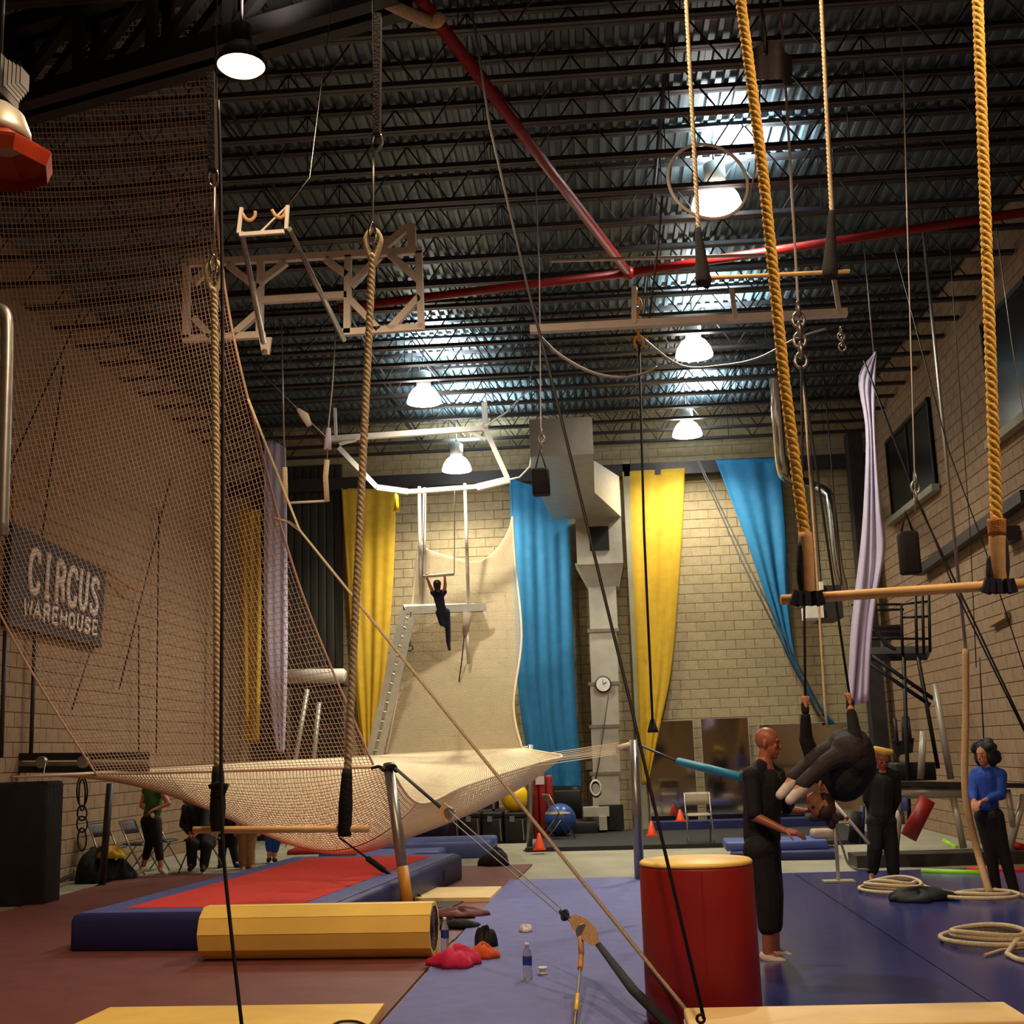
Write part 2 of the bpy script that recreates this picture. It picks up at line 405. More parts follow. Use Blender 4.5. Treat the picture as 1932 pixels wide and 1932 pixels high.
o_ = [a0 + ex * .07 + ey * .07, a0 + ex * (L - .07) + ey * .07, a0 + ex * (L - .07) + ey * 5.83, a0 + ex * .07 + ey * 5.83]
for k in range(4): m.prism([o_[k], o_[(k + 1) % 4], q[(k + 1) % 4], q[k]], .341, .347)
m.build('top_border', 'vinyl_blue', cm)
m = MB()
for k in (.3, .7):
    for t in (.18, .5, .82): m.box(a0 + ex * (L + .001) + ey * (5.9 * t) + V((0, 0, .1 + .15 * k)), (.02, .12, .06))
m.build('air_vent', 'vinyl_navy', mbody)
# blue mats lying behind the crash mat
for (x0, x1, y0, y1, z0, z1, lab, mt) in (
    (P(655, 1640, 18.2).x, P(772, 1640, 18.2).x, 18.2, 19.7, .021, .24, 'blue folded mat lying just behind the crash mat', 'vinyl_blue'),
    (P(776, 1635, 18.9).x, P(830, 1635, 18.9).x, 18.9, 19.7, .0, .24, 'small blue mat block set back beside the folded mat', 'vinyl_blue'),
    (P(600, 1615, 20.4).x, P(925, 1615, 20.4).x, 20.4, 21.9, .0, .26, 'long blue mat lying across in front of the red mat', 'vinyl_blue'),
    (P(540, 1592, 22.1).x, P(880, 1592, 22.1).x, 22.1, 23.2, .0, .09, 'thin dull red mat in front of the black road cases', 'vinyl_red')):
    MB().rbox((x0, y0, z0), (x1, y1, z1), .05, 3).build('folding_mat', mt, label=lab, cat='mat')
# yellow octagonal roll of mat
rA, rB, RR = F(372, 1822), F(812, 1817), .222
rA.z = rB.z = 0; ax = (rB - rA).normalized(); up = V((0, 0, 1)); fr = ax.cross(up)
cA, cB = rA + V((0, 0, RR + .02)) - fr * RR * .9, rB + V((0, 0, RR + .02)) - fr * RR * .9
rl = thing('rolled_mat', 'rolled-up yellow panel mat lying in front of the crash mat', 'rolled mat', rA)
NS = 10
def rp(c, k, r): a = 2 * PI * (k + .5) / NS; return c + up * (r * math.cos(a)) + fr * (r * math.sin(a))
for k in range(NS):
    a1, a2 = k + .02, k + .98
    MB().add([rp(cA, a1, RR), rp(cB, a1, RR), rp(cB, a2, RR), rp(cA, a2, RR), rp(cA, a1, RR - .03), rp(cB, a1, RR - .03), rp(cB, a2, RR - .03), rp(cA, a2, RR - .03)],
             [(0, 1, 2, 3), (7, 6, 5, 4), (0, 4, 5, 1), (1, 5, 6, 2), (2, 6, 7, 3), (3, 7, 4, 0)]).build('panel', 'vinyl_yellow', rl)
m = MB()
for (c, s) in ((cA + ax * .012, 1), (cB - ax * .012, -1)):
    m.add([rp(c, k, RR - .035) for k in range(NS)] + [rp(c + ax * s * .03, k, RR - .035) for k in range(NS)],
          [tuple(range(NS)), tuple(range(NS, 2 * NS))] + [(k, (k + 1) % NS, NS + (k + 1) % NS, NS + k) for k in range(NS)])
m.build('foam_core', 'foam_grey', rl)
sp = [];
for k in range(90):
    a = k * .35; r_ = .02 + (RR - .06) * k / 90; sp.append(cB - ax * .006 + up * r_ * math.cos(a) + fr * r_ * math.sin(a))
MB().tube(sp, .0035, 5).build('spiral_edge', 'rubber', rl)
# yellow and beige panel mats
def panel_mat(name, pts, z0, z1, mt, lab, nseam=0, zs=None):
    t = thing(name, lab, 'panel mat', V(pts[0]))
    pl = [V((p.x, p.y, 0)) for p in pts]
    MB().prism(pl, z0, z1).build('mat_panel', mt, t)
    return t, pl
panel_mat('panel_mat', [F(80, 1960, .07), F(680, 1955, .07), F(725, 1893, .07), F(208, 1900, .07)], .021, .07, 'vinyl_yellow', 'flat yellow mat cut off by the bottom edge of the picture at left')
panel_mat('panel_mat', [F(735, 1695, .07), F(925, 1693, .07), F(947, 1672, .07), F(760, 1675, .07)], .021, .07, 'vinyl_beige', 'flat pale yellow mat behind the leaning net post')
MB().prism([F(735, 1718), F(850, 1718), F(876, 1705), F(745, 1705)], .021, .032).build('base_plate', 'steel_dark', label='dark grey floor plate beside the foot of the leaning net post', cat='plate')
bm_ = thing('folded_mat', 'folded beige panel mat in the right foreground before the red drum', 'folded mat', P(1600, 1932, 7.0))
A, B = P(1293, 1893, 6.9), P(1935, 1893, 6.9); Bx = B.x + .02
for k, (z0, z1) in enumerate(((.036, .085), (.088, .137), (.140, .189), (.192, .241))):
    MB().rbox((A.x + .004 * k, 6.85, z0), (Bx, 7.33, z1), .012, 2).build('mat_panel', 'vinyl_beige', bm_)
# tall red drum with a yellow top
bc = V((P(1316, 1700, 8.05).x, 8.02, 0)); ht = P(1312, 1625, 8.02).z
dr = thing('vault_drum', 'tall round red vinyl vaulting drum with a yellow top', 'drum', bc)
dside = MB().lathe(bc, [(.345, .036), (.352, .06), (.350, ht - .03), (.345, ht - .012)], 48).build('drum_side', 'vinyl_red', dr)
MB().lathe(bc, [(.350, ht - .012), (.347, ht + .004), (.335, ht + .014), (.02, ht + .016)], 48).build('drum_top', 'vinyl_yellow', dr)
for k in range(2):
    a = -PI / 2 + k * PI + .02; sm_ = MB(); sm_.bar(bc + V((.352 * math.cos(a), .352 * math.sin(a), .06)), bc + V((.352 * math.cos(a), .352 * math.sin(a), ht - .03)), .008, .006)
    sm_.build('seam', 'vinyl_red', dside)
# crash mats right of centre and black mats at the back
m = MB(); A, B = F(1378, 1625), F(1582, 1622); rot_slab(m, A, B, .9, .0, .13, .03, 3); m.build('folding_mat', 'vinyl_navy', label='lower dark blue mat of the stack behind the bald man', cat='mat')
m = MB(); A, B = F(1370, 1606, .13), F(1572, 1606, .13); rot_slab(m, (A.x, F(1378, 1625).y + .1), (B.x, F(1378, 1625).y + .05), .9, .132, .26, .03, 3); m.build('folding_mat', 'vinyl_blue', label='upper blue mat of the stack behind the bald man', cat='mat')
slab('floor_mat', 'rubber', [(-1.35, 21.3), (4.6, 21.0), (4.6, 25.2), (-1.0, 25.2)], 0, .07, 'low black rubber platform along the back wall under the cones', 'platform')
slab('folding_mat', 'vinyl_navy', [(.3 + .6, 24.7), (4.3, 24.6), (4.3, 25.25), (.9, 25.25)], .072, .22, 'low navy mat lying along the foot of the mirrors', 'mat')
# ================================================================== LAMPS
def high_bay(pos, label, kind='white', scale=1.0, watt=None, hang=None, up=0):
    p = V(pos); t = thing('high_bay_lamp', label, 'lamp', p, 'high bay lamps'); k = scale; white = kind == 'white'
    # white lamps glow through a ribbed acrylic bowl, the orange ones have a metal bowl with a glowing lens
    MB().lathe(p, [(.30 * k, 0), (.302 * k, .02 * k), (.27 * k, .13 * k), (.2 * k, .24 * k), (.12 * k, .3 * k)], 24, cap=False).build('reflector', 'lens_white' if white else 'steel_black', t, fix=False)
    MB().lathe(p, [(.12 * k, .3 * k), (.13 * k, .33 * k), (.13 * k, .55 * k), (.05 * k, .6 * k)], 16).build('ballast_housing', 'galv' if white else 'steel_black', t)
    MB().tube([p + V((0, 0, .6 * k)), V((p.x, p.y, hang or ZC))], .012, 6).build('stem', 'steel_dark', t)
    if white: MB().ball(p + V((0, 0, .12 * k)), (.06 * k, .06 * k, .1 * k)).build('bulb', 'bulb_white', t)
    else: MB().lathe(p, [(.05 * k, -.09 * k), (.18 * k, -.07 * k), (.26 * k, -.03 * k), (.295 * k, .005 * k)], 24).build('lens', 'lens_sodium', t)
    if white or up:      # light spilling up through the slotted top of the bowl
        ul = bpy.data.lights.new('uplight', 'SPOT'); ul.energy = up or UPLIGHT_W; ul.color = (.72, .95, 1) if white else (1, .85, .72); ul.shadow_soft_size = .1; ul.spot_size = math.radians(150); ul.spot_blend = 1
        uo = bpy.data.objects.new('uplight', ul); COL.objects.link(uo); uo.location = p + V((.16, 0, .42)); uo.rotation_euler = (PI, 0, 0); attach(uo, t)
    l = bpy.data.lights.new('lamp_light', 'SPOT'); l.energy = watt or (HALIDE_W if white else SODIUM_W)
    l.color = HALIDE_C if white else SODIUM_C; l.shadow_soft_size = .13
    l.spot_size = math.radians(150 if white else 176); l.spot_blend = .75 if white else .5
    lo = bpy.data.objects.new('lamp_light', l); COL.objects.link(lo); lo.location = p + V((0, 0, -.04 if white else -.22)); attach(lo, t)
    return t
LZ = 7.45
def between(px, py, z):                     # lamp seen at this pixel, hung midway between two joists
    y = F(px, py, z).y; k = round((y - J0) / JS - .5); return P(px, py, J0 + JS * (k + .5))
high_bay(between(1352, 392, 7.9), 'blazing white lamp highest in the right row, inside the aerial hoop', hang=ZD)
high_bay(between(1310, 672, 7.9), 'blazing white lamp in the middle of the right row, under the white beam', hang=ZD)
high_bay(between(1297, 822, 7.85), 'blazing white lamp lowest in the right row, above the blue banner', hang=ZD)
high_bay(between(800, 760, 7.9), 'blazing white lamp higher of the left pair, above the far frame', hang=ZD)
high_bay(between(862, 888, 7.3), 'blazing white lamp lower of the left pair, just above the flyer', hang=ZD)
high_bay(P(455, 125, 8.6), 'glowing orange lamp under the black truss at upper left', 'sodium', .62, hang=ZC, up=160)
high_bay((2.4, 2.9, 5.3), 'orange lamp just outside the picture at upper right', 'sodium', 1.0, watt=280)
high_bay((-.4, 4.9, LZ), 'orange lamp overhead behind the left trapeze, outside the picture', 'sodium', watt=860)
# unlit lamp with the orange skirt at the left edge
lp = P(-12, 320, 5.4)
t = thing('hanging_lamp', 'unlit hanging lamp with grey dome and orange skirt at the left edge', 'lamp', lp)
MB().lathe(lp, [(.262, 0), (.282, .06), (.285, .075), (.16, .155), (.158, .16)], 8, cap=False, smooth=False).build('skirt', 'orange_plastic', t)
MB().lathe(lp, [(.17, .15), (.165, .2), (.13, .29), (.07, .34), (.03, .35)], 24).build('dome', 'galv', t)
m = MB().box(lp + V((0, 0, .46)), (.12, .2, .2)); m.build('ballast_housing', 'steel_black', t)
m = MB()
for k in range(5): m.box(lp + V((.07 + .016 * k, -.0, .47)), (.005, .17 - .02 * k, .15 - .015 * k))
m.build('cooling_fin', 'steel_dark', t, kind='stuff')
MB().tube([lp + V((0, 0, .56)), V((lp.x, lp.y, ZD))], .014, 6).build('stem', 'steel_black', t)

# ================================================================== TRAPEZE RIG
TZ = 7.55
tA, tB = F(-90, 240, TZ), F(760, -5, TZ)
tr = thing('rig_truss', 'black steel lattice truss crossing the upper left corner', 'truss', (tA + tB) / 2)
dz = V((0, 0, .75)); tdir = (tB - tA).normalized(); side = V((-tdir.y, tdir.x, 0)) * .11
for s_ in (-1, 1):
    MB().bar(tA + side * s_, tB + side * s_, .13, .17).build('bottom_chord', 'steel_black', tr)
    MB().bar(tA + side * s_ + dz, tB + side * s_ + dz, .13, .17).build('top_chord', 'steel_black', tr)
TL = (tB - tA).length; nT = 6
for i in range(nT):
    a, b = on(tA, tB, i / nT), on(tA, tB, (i + 1) / nT)
    for s_ in (-1, 1):
        MB().bar(a + side * s_, a + side * s_ + dz, .085).build('web_bar', 'steel_black', tr)
        MB().bar(a + side * s_, b + side * s_ + dz, .085).build('web_bar', 'steel_black', tr)
RZ = 7.55
J = F(1185, 515, RZ)
for (a, b, lab) in ((F(790, -5, RZ), J, 'red steel pipe slanting down to the pipe joint near the middle'),
                    (J, F(2000, 390, RZ), 'red steel pipe running right from the pipe joint'),
                    (F(640, 580, RZ), J, 'dark red steel pipe running left from the pipe joint')):
    MB().tube([a, b], .055, 14).build('rig_pipe', 'red_paint', label=lab, cat='pipe')
MB().ball(J, (.1, .1, .09)).build('pipe_joint', 'red_paint', label='red joint where three red pipes meet', cat='joint')

# ------------------------------------------------------------------ nets
def net_patch(name, fn, nu, nv, r, mt, parent=None, su=1, sv=1, **kw):
    """fn(u,v)->point; nu strands run along v, nv strands along u; every strand is a thin three-sided cord"""
    m = MB()
    for i in range(nu + 1): m.tube([fn(i / nu, j / (nv * sv)) for j in range(nv * sv + 1)], r, 3, cap=False)
    for j in range(nv + 1): m.tube([fn(i / (nu * su), j / nv) for i in range(nu * su + 1)], r, 3, cap=False)
    return m.build(name, mt, parent, fix=False, **kw)
def poly_at(pts, t):                      # point at fraction t of a smooth polyline given as a list
    n = len(pts) - 1; x = min(max(t, 0), 1) * n; i = min(int(x), n - 1); f = x - i
    p0, p1, p2, p3 = pts[max(i - 1, 0)], pts[i], pts[i + 1], pts[min(i + 2, n)]
    return .5 * ((2 * p1) + (p2 - p0) * f + (2 * p0 - 5 * p1 + 4 * p2 - p3) * f * f + (3 * p1 - p0 - 3 * p2 + p3) * f ** 3)
nL = [(-230, -90, 11.2), (-200, 250, 11.4), (-165, 600, 12.0), (-90, 950, 12.9), (30, 1215, 14.0), (183, 1463, 14.9)]
nR = [(385, -60, 10.1), (398, 250, 10.3), (425, 545, 10.9), (480, 800, 11.6), (570, 1120, 12.9), (704, 1443, 13.95)]
eL, eR = PP(nL), PP(nR)
def apron(u, v):
    a, b = poly_at(eL, v), poly_at(eR, v)
    p = a + (b - a) * u
    p += V((.25, .95, 0)) * (.35 * math.sin(PI * v) * math.sin(PI * u)); return p
t = thing('net_apron', 'large tan safety net apron hanging from the black truss at left', 'net', apron(.5, 1))
net_patch('netting', apron, 74, 168, .0043, 'net_cord', t)
MB().tube([apron(1, k / 60) for k in range(61)], .013, 6).build('edge_rope', 'net_cord', t)
MB().tube([apron(0, k / 60) for k in range(61)], .013, 6).build('edge_rope', 'net_cord', t)
# bed of the net
NLc, NRc = P(20, 1466, 15.3), P(735, 1447, 13.85)
FLc, FRc = P(728, 1424, 22.6), P(985, 1412, 21.6)
rE = PP([(735, 1447, 13.85), (790, 1515, 14.5), (880, 1482, 15.4), (1010, 1441, 16.2), (1060, 1427, 17.5), (1030, 1420, 19.6), (985, 1412, 21.6)])
def bed(u, v):
    n0, n1 = NLc + (NRc - NLc) * u, FLc + (FRc - FLc) * u
    l = NLc + (FLc - NLc) * v; r = poly_at(rE, v)
    p = n0 * (1 - v) + n1 * v + l * (1 - u) + r * u - (NLc * (1 - u) * (1 - v) + NRc * u * (1 - v) + FLc * (1 - u) * v + FRc * u * v)
    p.z -= .78 * math.sin(PI * min(1, u ** 2.1)) ** .9 * math.sin(PI * v ** .62)
    return p
t = thing('safety_net', 'wide sagging safety net stretched above the red-topped crash mat', 'net', bed(.5, .4))
net_patch('netting', bed, 120, 190, .0075, 'net_white', t)
MB().tube([bed(k / 60, 0) for k in range(61)], .016, 6).build('edge_rope', 'net_cord', t)
MB().tube([bed(1, k / 80) for k in range(81)], .016, 6).build('edge_rope', 'net_white', t)
MB().tube([bed(k / 40, 1) for k in range(41)], .014, 6).build('edge_rope', 'net_white', t)
MB().tube([bed(k / 60, .16) for k in range(61)], .01, 5).build('tension_rope', 'net_cord', t)
# far apron
fL = PP([(728, 1424, 22.6), (752, 1300, 23), (776, 1150, 23.5), (787, 1050, 23.8), (793, 1018, 23.9)])
fR = PP([(985, 1412, 21.6), (969, 1330, 21.9), (984, 1200, 22.4), (972, 1060, 23), (967, 975, 23.3)])
def far_apron(u, v):
    a, b = poly_at(fL, v), poly_at(fR, v); p = a + (b - a) * u
    p.z -= v ** 3 * (.66 * math.sin(PI * u) ** .55 - .12 * math.sin(2 * PI * u)); return p
t = thing('net_apron', 'pale yellow net apron rising at the far end behind the flyer', 'net', far_apron(.5, 0))
net_patch('netting', far_apron, 112, 180, .0042, 'net_white', t)
for (f_, n_) in ((lambda s: far_apron(0, s), 40), (lambda s: far_apron(1, s), 40), (lambda s: far_apron(s, 1), 40)):
    MB().tube([f_(k / n_) for k in range(n_ + 1)], .02, 6).build('edge_rope', 'net_white', t)
# posts
def post(label, top, foot, r, mt='steel_grey', pad=False, cap=True):
    t = thing('net_post', label, 'post', foot)
    MB().tube([foot, top], r, 16).build('post_tube', mt, t)
    MB().lathe(foot, [(r * 2.2, 0), (r * 2.2, .012), (r * 1.2, .03)], 16).build('base', 'steel_dark', t)
    return t
p1 = post('leaning steel net post with yellow foot beside the yellow roll', P(733, 1440, 13.85), F(771, 1722, .02), .062)
MB().tube([F(771, 1722, .02), on(F(771, 1722, .02), P(733, 1440, 13.85), .3)], .0635, 16).build('foot_sleeve', 'vinyl_amber', p1)
MB().tube(smoothline(PP([(700, 1450), (716, 1446), (724, 1454), (738, 1448), (748, 1456), (744, 1444), (728, 1447)], 13.75), 4), .018, 6).build('rope_lashing', 'black_cloth', p1)
post('thin net post in front of the red folded wall mat', P(1001, 1405, 21.6), F(999, 1605), .05)
MB().tube([P(985, 1412, 21.6), P(1001, 1409, 21.6)], .03, 6).build('net_tie', 'white_paint', label='white tie from net corner to the thin far post', cat='tie')
post('net post left of the red drum that the net ropes fan out to', P(1196, 1396, 16.2), F(1207, 1664), .062)
post('slim post standing beside the left wall near the black bags', P(208, 1478, 17.4), F(192, 1673), .05, 'steel_dark')
post('short post hidden behind the net near the back shelves', P(714, 1495, 22.5), F(714, 1598), .05)
bp = V((-7.15, 15.5, 0))
MB().rbox((bp.x - .55, bp.y - .25, 0), (bp.x + .27, bp.y + .25, P(30, 1476, 15.2).z), .05, 3).build('padded_pillar', 'black_cloth', label='black padded pillar at the left edge holding the net corner', cat='pillar')
# ropes fanning from the net's right edge to the post
for k in range(8):
    v = .46 + .05 * k
    a = bed(1, v); b = P(1165, 1411, 16.2) + V((0, 0, .02 * (k - 4)))
    MB().tube([a, b], .006, 5).build('net_rope', 'net_white', label='thin white rope fanning from net to the post by the drum, %s from the front' % ord_(k), cat='rope', group='fan of net ropes')
MB().tube([P(1165, 1411, 16.2), P(1196, 1402, 16.2)], .03, 8).build('rope_bundle', 'net_white', label='bundle of white ropes tied to the post left of the drum', cat='rope')
# teal pole behind the bald man and its rope
MB().tube([P(1280, 1437, 15.4), P(1400, 1466, 14.6)], .05, 14).build('padded_pole', 'teal', label='bright teal foam pole slanting behind the bald man', cat='pole')
MB().tube([P(1205, 1405, 16.1), P(1282, 1438, 15.4)], .016, 6).build('strap', 'steel_dark', label='dark strap from the post down to the teal foam pole', cat='strap')

# ------------------------------------------------------------------ cables, ropes and straps
def cable(name, label, pts, r, mt, cat='cable', Y=None, seg=6, smooth=0, flat=1.):
    q = PP(pts, Y) if not isinstance(pts[0], Vector) else pts
    if smooth: q = smoothline(q, smooth)
    return MB().tube(q, r, seg, flat=flat).build(name, mt, label=label, cat=cat)
anchor = V((P(1338, 1985, 7.47).x, 7.47, .05))
k0 = P(565, 1000, 12.0)
cable('guy_rope', 'pale rope slanting from the net edge down past the red drum', [P(468, 752, 11.4), P(500, 835, 11.6), k0, anchor], .0125, 'rope_natural', 'rope')
cable('rope_tail', 'short pale rope tying the net edge to the slanting guy rope', [P(518, 978, 12.2), P(545, 985, 12.1), k0], .015, 'rope_natural', 'rope')
cable('guy_cable', 'long black cable slanting from the roof down in front of the drum', [P(878, -60, 8.0), P(925, 240, 7.9), P(1000, 560, 7.8), P(1042, 720, 7.75), P(1190, 1330, 7.5), P(1328, 1922, 6.72)], .011, 'wire_black')
MB().tube([P(1322, 1922, 6.7) + V((.02 * math.cos(a * PI / 6), 0, .02 * math.sin(a * PI / 6))) for a in range(12)], .008, 6, closed=True).build('ring', 'steel_black', label='small black ring at the foot of the long black cable', cat='ring')
pt, an = P(742, 1446, 13.8), V((P(1332, 1985, 7.5).x, 7.5, .05))
def onx(A, B, px):
    lo, hi = 0., 1.
    for _ in range(40):
        mid = (lo + hi) / 2
        if proj(on(A, B, mid))[0] < px: lo = mid
        else: hi = mid
    return on(A, B, lo)
s1, s2, s3, s4 = onx(pt, an, 842), onx(pt, an, 1058), onx(pt, an, 1072), onx(pt, an, 1128)
cable('strap', 'black strap from the leaning post top to the pulley block', [pt, s1], .026, 'black_cloth', 'strap', flat=.35)
pb = thing('pulley_block', 'small brass pulley block hanging in front of the black cases', 'pulley', s1)
MB().box(s1, (.14, .07, .12), Matrix.Rotation(.7, 3, 'Y')).build('cheek', 'tape', pb)
MB().lathe(s1 + V((.03, -.05, 0)), [(.045, 0), (.05, .01), (.05, .09), (.045, .1)], 14, axis=(0, 1, 0)).build('sheave', 'steel_grey', pb)
for dz_, nm in ((.035, 'upper'), (-.035, 'lower')):
    cable('steel_wire', 'thin steel wire, the %s of two from pulley block to winch' % nm, [s1 + V((0, 0, dz_)), s2 + V((0, 0, dz_ * .7))], .0045, 'wire')
wi = thing('hand_winch', 'tan cable winch with yellow-gripped lever above the blue mat', 'winch', s3)
wc = (s3 + s4) / 2; wd = (s4 - s3).normalized(); wn = wd.cross(V((0, 1, 0))).normalized()
if wn.z < 0: wn = -wn
Rw = Matrix((wd, wd.cross(wn) * -1, wn)).transposed()
def wpt(a, b, c): return wc + wd * a + wn * b + V((0, -1, 0)) * c
L2 = (s4 - s3).length * .5
shape = [(-L2, .0), (-L2 * .7, .05), (-.02, .075), (L2 * .6, .07), (L2, .02), (L2 * .8, -.03), (L2 * .1, -.045), (-L2 * .6, -.03)]
for c in (.05, -.05): MB().plate([wpt(a, b, c) for a, b in shape], .008, (0, -1, 0)).build('side_plate', 'tape', wi)
MB().lathe(wpt(-.02, .015, .05), [(.035, 0), (.035, .01), (.02, .016)], 16, axis=(0, -1, 0)).build('axle_cap', 'galv', wi)
MB().lathe(wpt(.02, 0, -.045), [(.055, 0), (.055, .09)], 18, axis=(0, -1, 0)).build('drum', 'steel_grey', wi)
m = MB(); m.tube(smoothline([wpt(-L2 - .02, .01, 0), wpt(-L2 - .07, .03, 0), wpt(-L2 - .1, 0, 0), wpt(-L2 - .07, -.03, 0), wpt(-L2 - .03, -.02, 0)], 5), .014, 8)
m.tube([s2, wpt(-L2 * .6, 0, 0)], .016, 8); m.build('hook', 'navy_tape', wi)
hz = P(1097, 1800, wc.y - .12); hb = P(1083, 1948, 7.55)
MB().tube([wpt(-.02, -.02, .05), hz], .02, 8).build('lever_socket', 'tape', wi)
MB().tube([hz, on(hz, hb, .22)], [.017, .019], 10).build('lever_grip', 'vinyl_amber', wi)
lev = MB().tube([on(hz, hb, .22), hb], .011, 8).build('lever', 'steel_grey', wi)
MB().tube([on(hz, hb, .56), on(hz, hb, .76)], .014, 8).build('lever_band', 'yellow_ball', lev)
cable('strap', 'heavy black sling from the winch down to the floor anchor', [s4, P(1195, 1868, 7.95), P(1275, 1946, 7.45), an], [.024, .036, .04, .04], 'black_cloth', 'strap', seg=10, flat=.6)
g1, g2 = P(640, 1580, 14.1), F(806, 1702)
cable('ratchet_strap', 'black ratchet strap slanting to the floor behind the leaning post', [g1, on(g1, g2, .3), on(g1, g2, .32), on(g1, g2, .5), on(g1, g2, .52), g2], [.012, .012, .035, .035, .02, .02], 'black_cloth', 'strap')
cable('rope', 'thin black rope hanging straight down beside the left trapeze rope', [(412, 190), (416, 330), (420, 640), (420, 1000), (417, 1400), (420, 1580), (432, 1720), (458, 1950)], .0075, 'wire_black', 'rope', Y=4.9, smooth=4)
cable('hanging_cable', 'thin cable hanging left of the near right trapeze, over the hoop', [(1471, -20), (1490, 290), (1506, 575)], .012, 'white_paint', Y=9.9)
cable('hanging_cable', 'pale thin rope hanging from the carabiners behind the trapeze bar', [(1513, 690), (1540, 1060), (1556, 1330), (1560, 1372)], .010, 'rope_natural', Y=10.1)
cable('bag_cable', 'thin cable holding the black padded bag at right', [V((P(1704, 120, 9).x, 9, ZC)), P(1704, 120, 9), P(1716, 560, 9), P(1726, 905, 9), P(1727, 965, 9)], .006, 'wire')
cable('bag_cable', 'thin white cable holding the small black bag before the duct', [V((P(1016, 480, 13).x, 13, ZC)), P(1017, 505, 13), P(1020, 790, 13), P(1022, 855, 13)], .008, 'white_paint')
cable('wall_cable', 'dark cable slanting down from the lilac silk across the right wall', [(1630, 680), (1735, 955), (1932, 1372), (1945, 1400)], .010, 'wire_black', Y=12)
cable('wall_cable', 'second dark cable running close beside the slanting one at right', [(1740, 960), (1800, 1110), (1940, 1395)], .008, 'wire_black', Y=12)
cable('wall_cable', 'thin dark cable slanting over the right wall under the window', [(1688, 470), (1790, 850), (1860, 1040), (1945, 1300)], .006, 'wire_black', Y=12.5)
cable('wall_cable', 'thin dark cable falling beside the large dark window', [(1783, 330), (1808, 700), (1830, 1000), (1842, 1260)], .005, 'wire_black', Y=13)
cable('wall_cable', 'thin pale cable at the far right over the dark window', [(1880, 430), (1908, 640), (1945, 860)], .005, 'wire', Y=12)
cable('wall_cable', 'thin dark cable hanging in front of the woman in blue', [(1848, 1240), (1856, 1395)], .008, 'wire_black', Y=14.6)
for dx, nm in ((0, 'left'), (9, 'right')):
    cable('guy_cable', 'dark guy cable from the joist to the straps, the %s of the pair' % nm, [(1315 + dx * .3, 868, 20), (1400 + dx, 1060, 17), (1545 + dx, 1350, 12.5)], .012, 'wire_black')
cable('hanging_strap', 'long dark strap hanging from the yellow shackle to above the mirrors', [(1206, 650), (1215, 1000), (1232, 1380)], .04, 'black_cloth', 'strap', Y=12.5, flat=.35)
MB().lathe(P(1232, 1382, 12.5), [(.055, 0), (.05, .03), (.02, .13)], 10).build('strap_end', 'black_cloth', label='flared black handle at the end of the long hanging strap', cat='handle')
# shackles and chain above the strap
def chain(name, label, a, b, n, r=.018, mt='steel_grey'):
    t = thing(name, label, 'chain', a)
    for k in range(n):
        c = on(a, b, (k + .5) / n); ll = (b - a).length / n * .72
        d_ = V((1, 0, 0)) if k % 2 else V((0, 1, 0))
        MB().tube([c + d_ * (r * 1.6 * math.cos(q * PI / 5)) + V((0, 0, ll * math.sin(q * PI / 5))) for q in range(10)], r * .5, 5, closed=True).build('link', mt, t)
chain('chain', 'short chain and yellow shackle above the long dark strap', P(1200, 548, 12.5), P(1206, 655, 12.5), 6, .03, 'vinyl_amber')
chain('chain', 'cluster of carabiners above the straps right of the trapeze rope', P(1505, 575, 9.9), P(1512, 690, 9.9), 6, .03)
chain('chain', 'small carabiners above the small black bag before the duct', P(1022, 812, 13), P(1022, 845, 13), 3, .02)
chain('chain', 'small carabiners above the black padded bag at right', P(1727, 895, 9), P(1727, 945, 9), 3, .018)
chain('chain', 'dangling chain at the right end of the white beam', P(1586, 620, 11), P(1590, 660, 11), 4, .02)
def bag(label, c, wx, h):
    t = thing('rigging_bag', label, 'bag', c)
    MB().rbox((c.x - wx, c.y - wx, c.z), (c.x + wx, c.y + wx, c.z + h), wx * .4, 4).build('bag_body', 'black_cloth', t)
    MB().tube([c + V((-wx * .6, 0, h)), c + V((0, 0, h + wx * 2.2)), c + V((wx * .6, 0, h))], .01, 6).build('bag_strap', 'black_cloth', t)
bag('black padded bag hanging at right in front of the platform', P(1719, 1083, 9), .068, .31)
bag('small black bag hanging in front of the silver duct', P(1022, 934, 13), .095, .29)
# performer's straps
sw = P(1512, 690, 9.9)
HL, HR = P(1519, 1312, 9.95), P(1602, 1305, 9.95)
for (h, nm) in ((HL, 'left'), (HR, 'right')):
    MB().tube([sw, on(sw, h, .5), h + V((0, 0, -.02))], .019, 6, flat=.5).build('aerial_strap', 'black_cloth', label='black aerial strap held in the %s hand of the upside-down performer' % nm, cat='strap')
cable('sagging_cable', 'grey cable sagging under the white beam, left of the long strap', [(1008, 622), (1050, 665), (1110, 700), (1165, 712), (1210, 706), (1240, 693)], .016, 'wire', Y=12.3, smooth=6)
cable('sagging_cable', 'pale cable sagging under the middle lamp of the right row', [(1215, 640), (1285, 690), (1360, 690), (1430, 676), (1500, 640), (1560, 620)], .012, 'wire', Y=12.3, smooth=6)
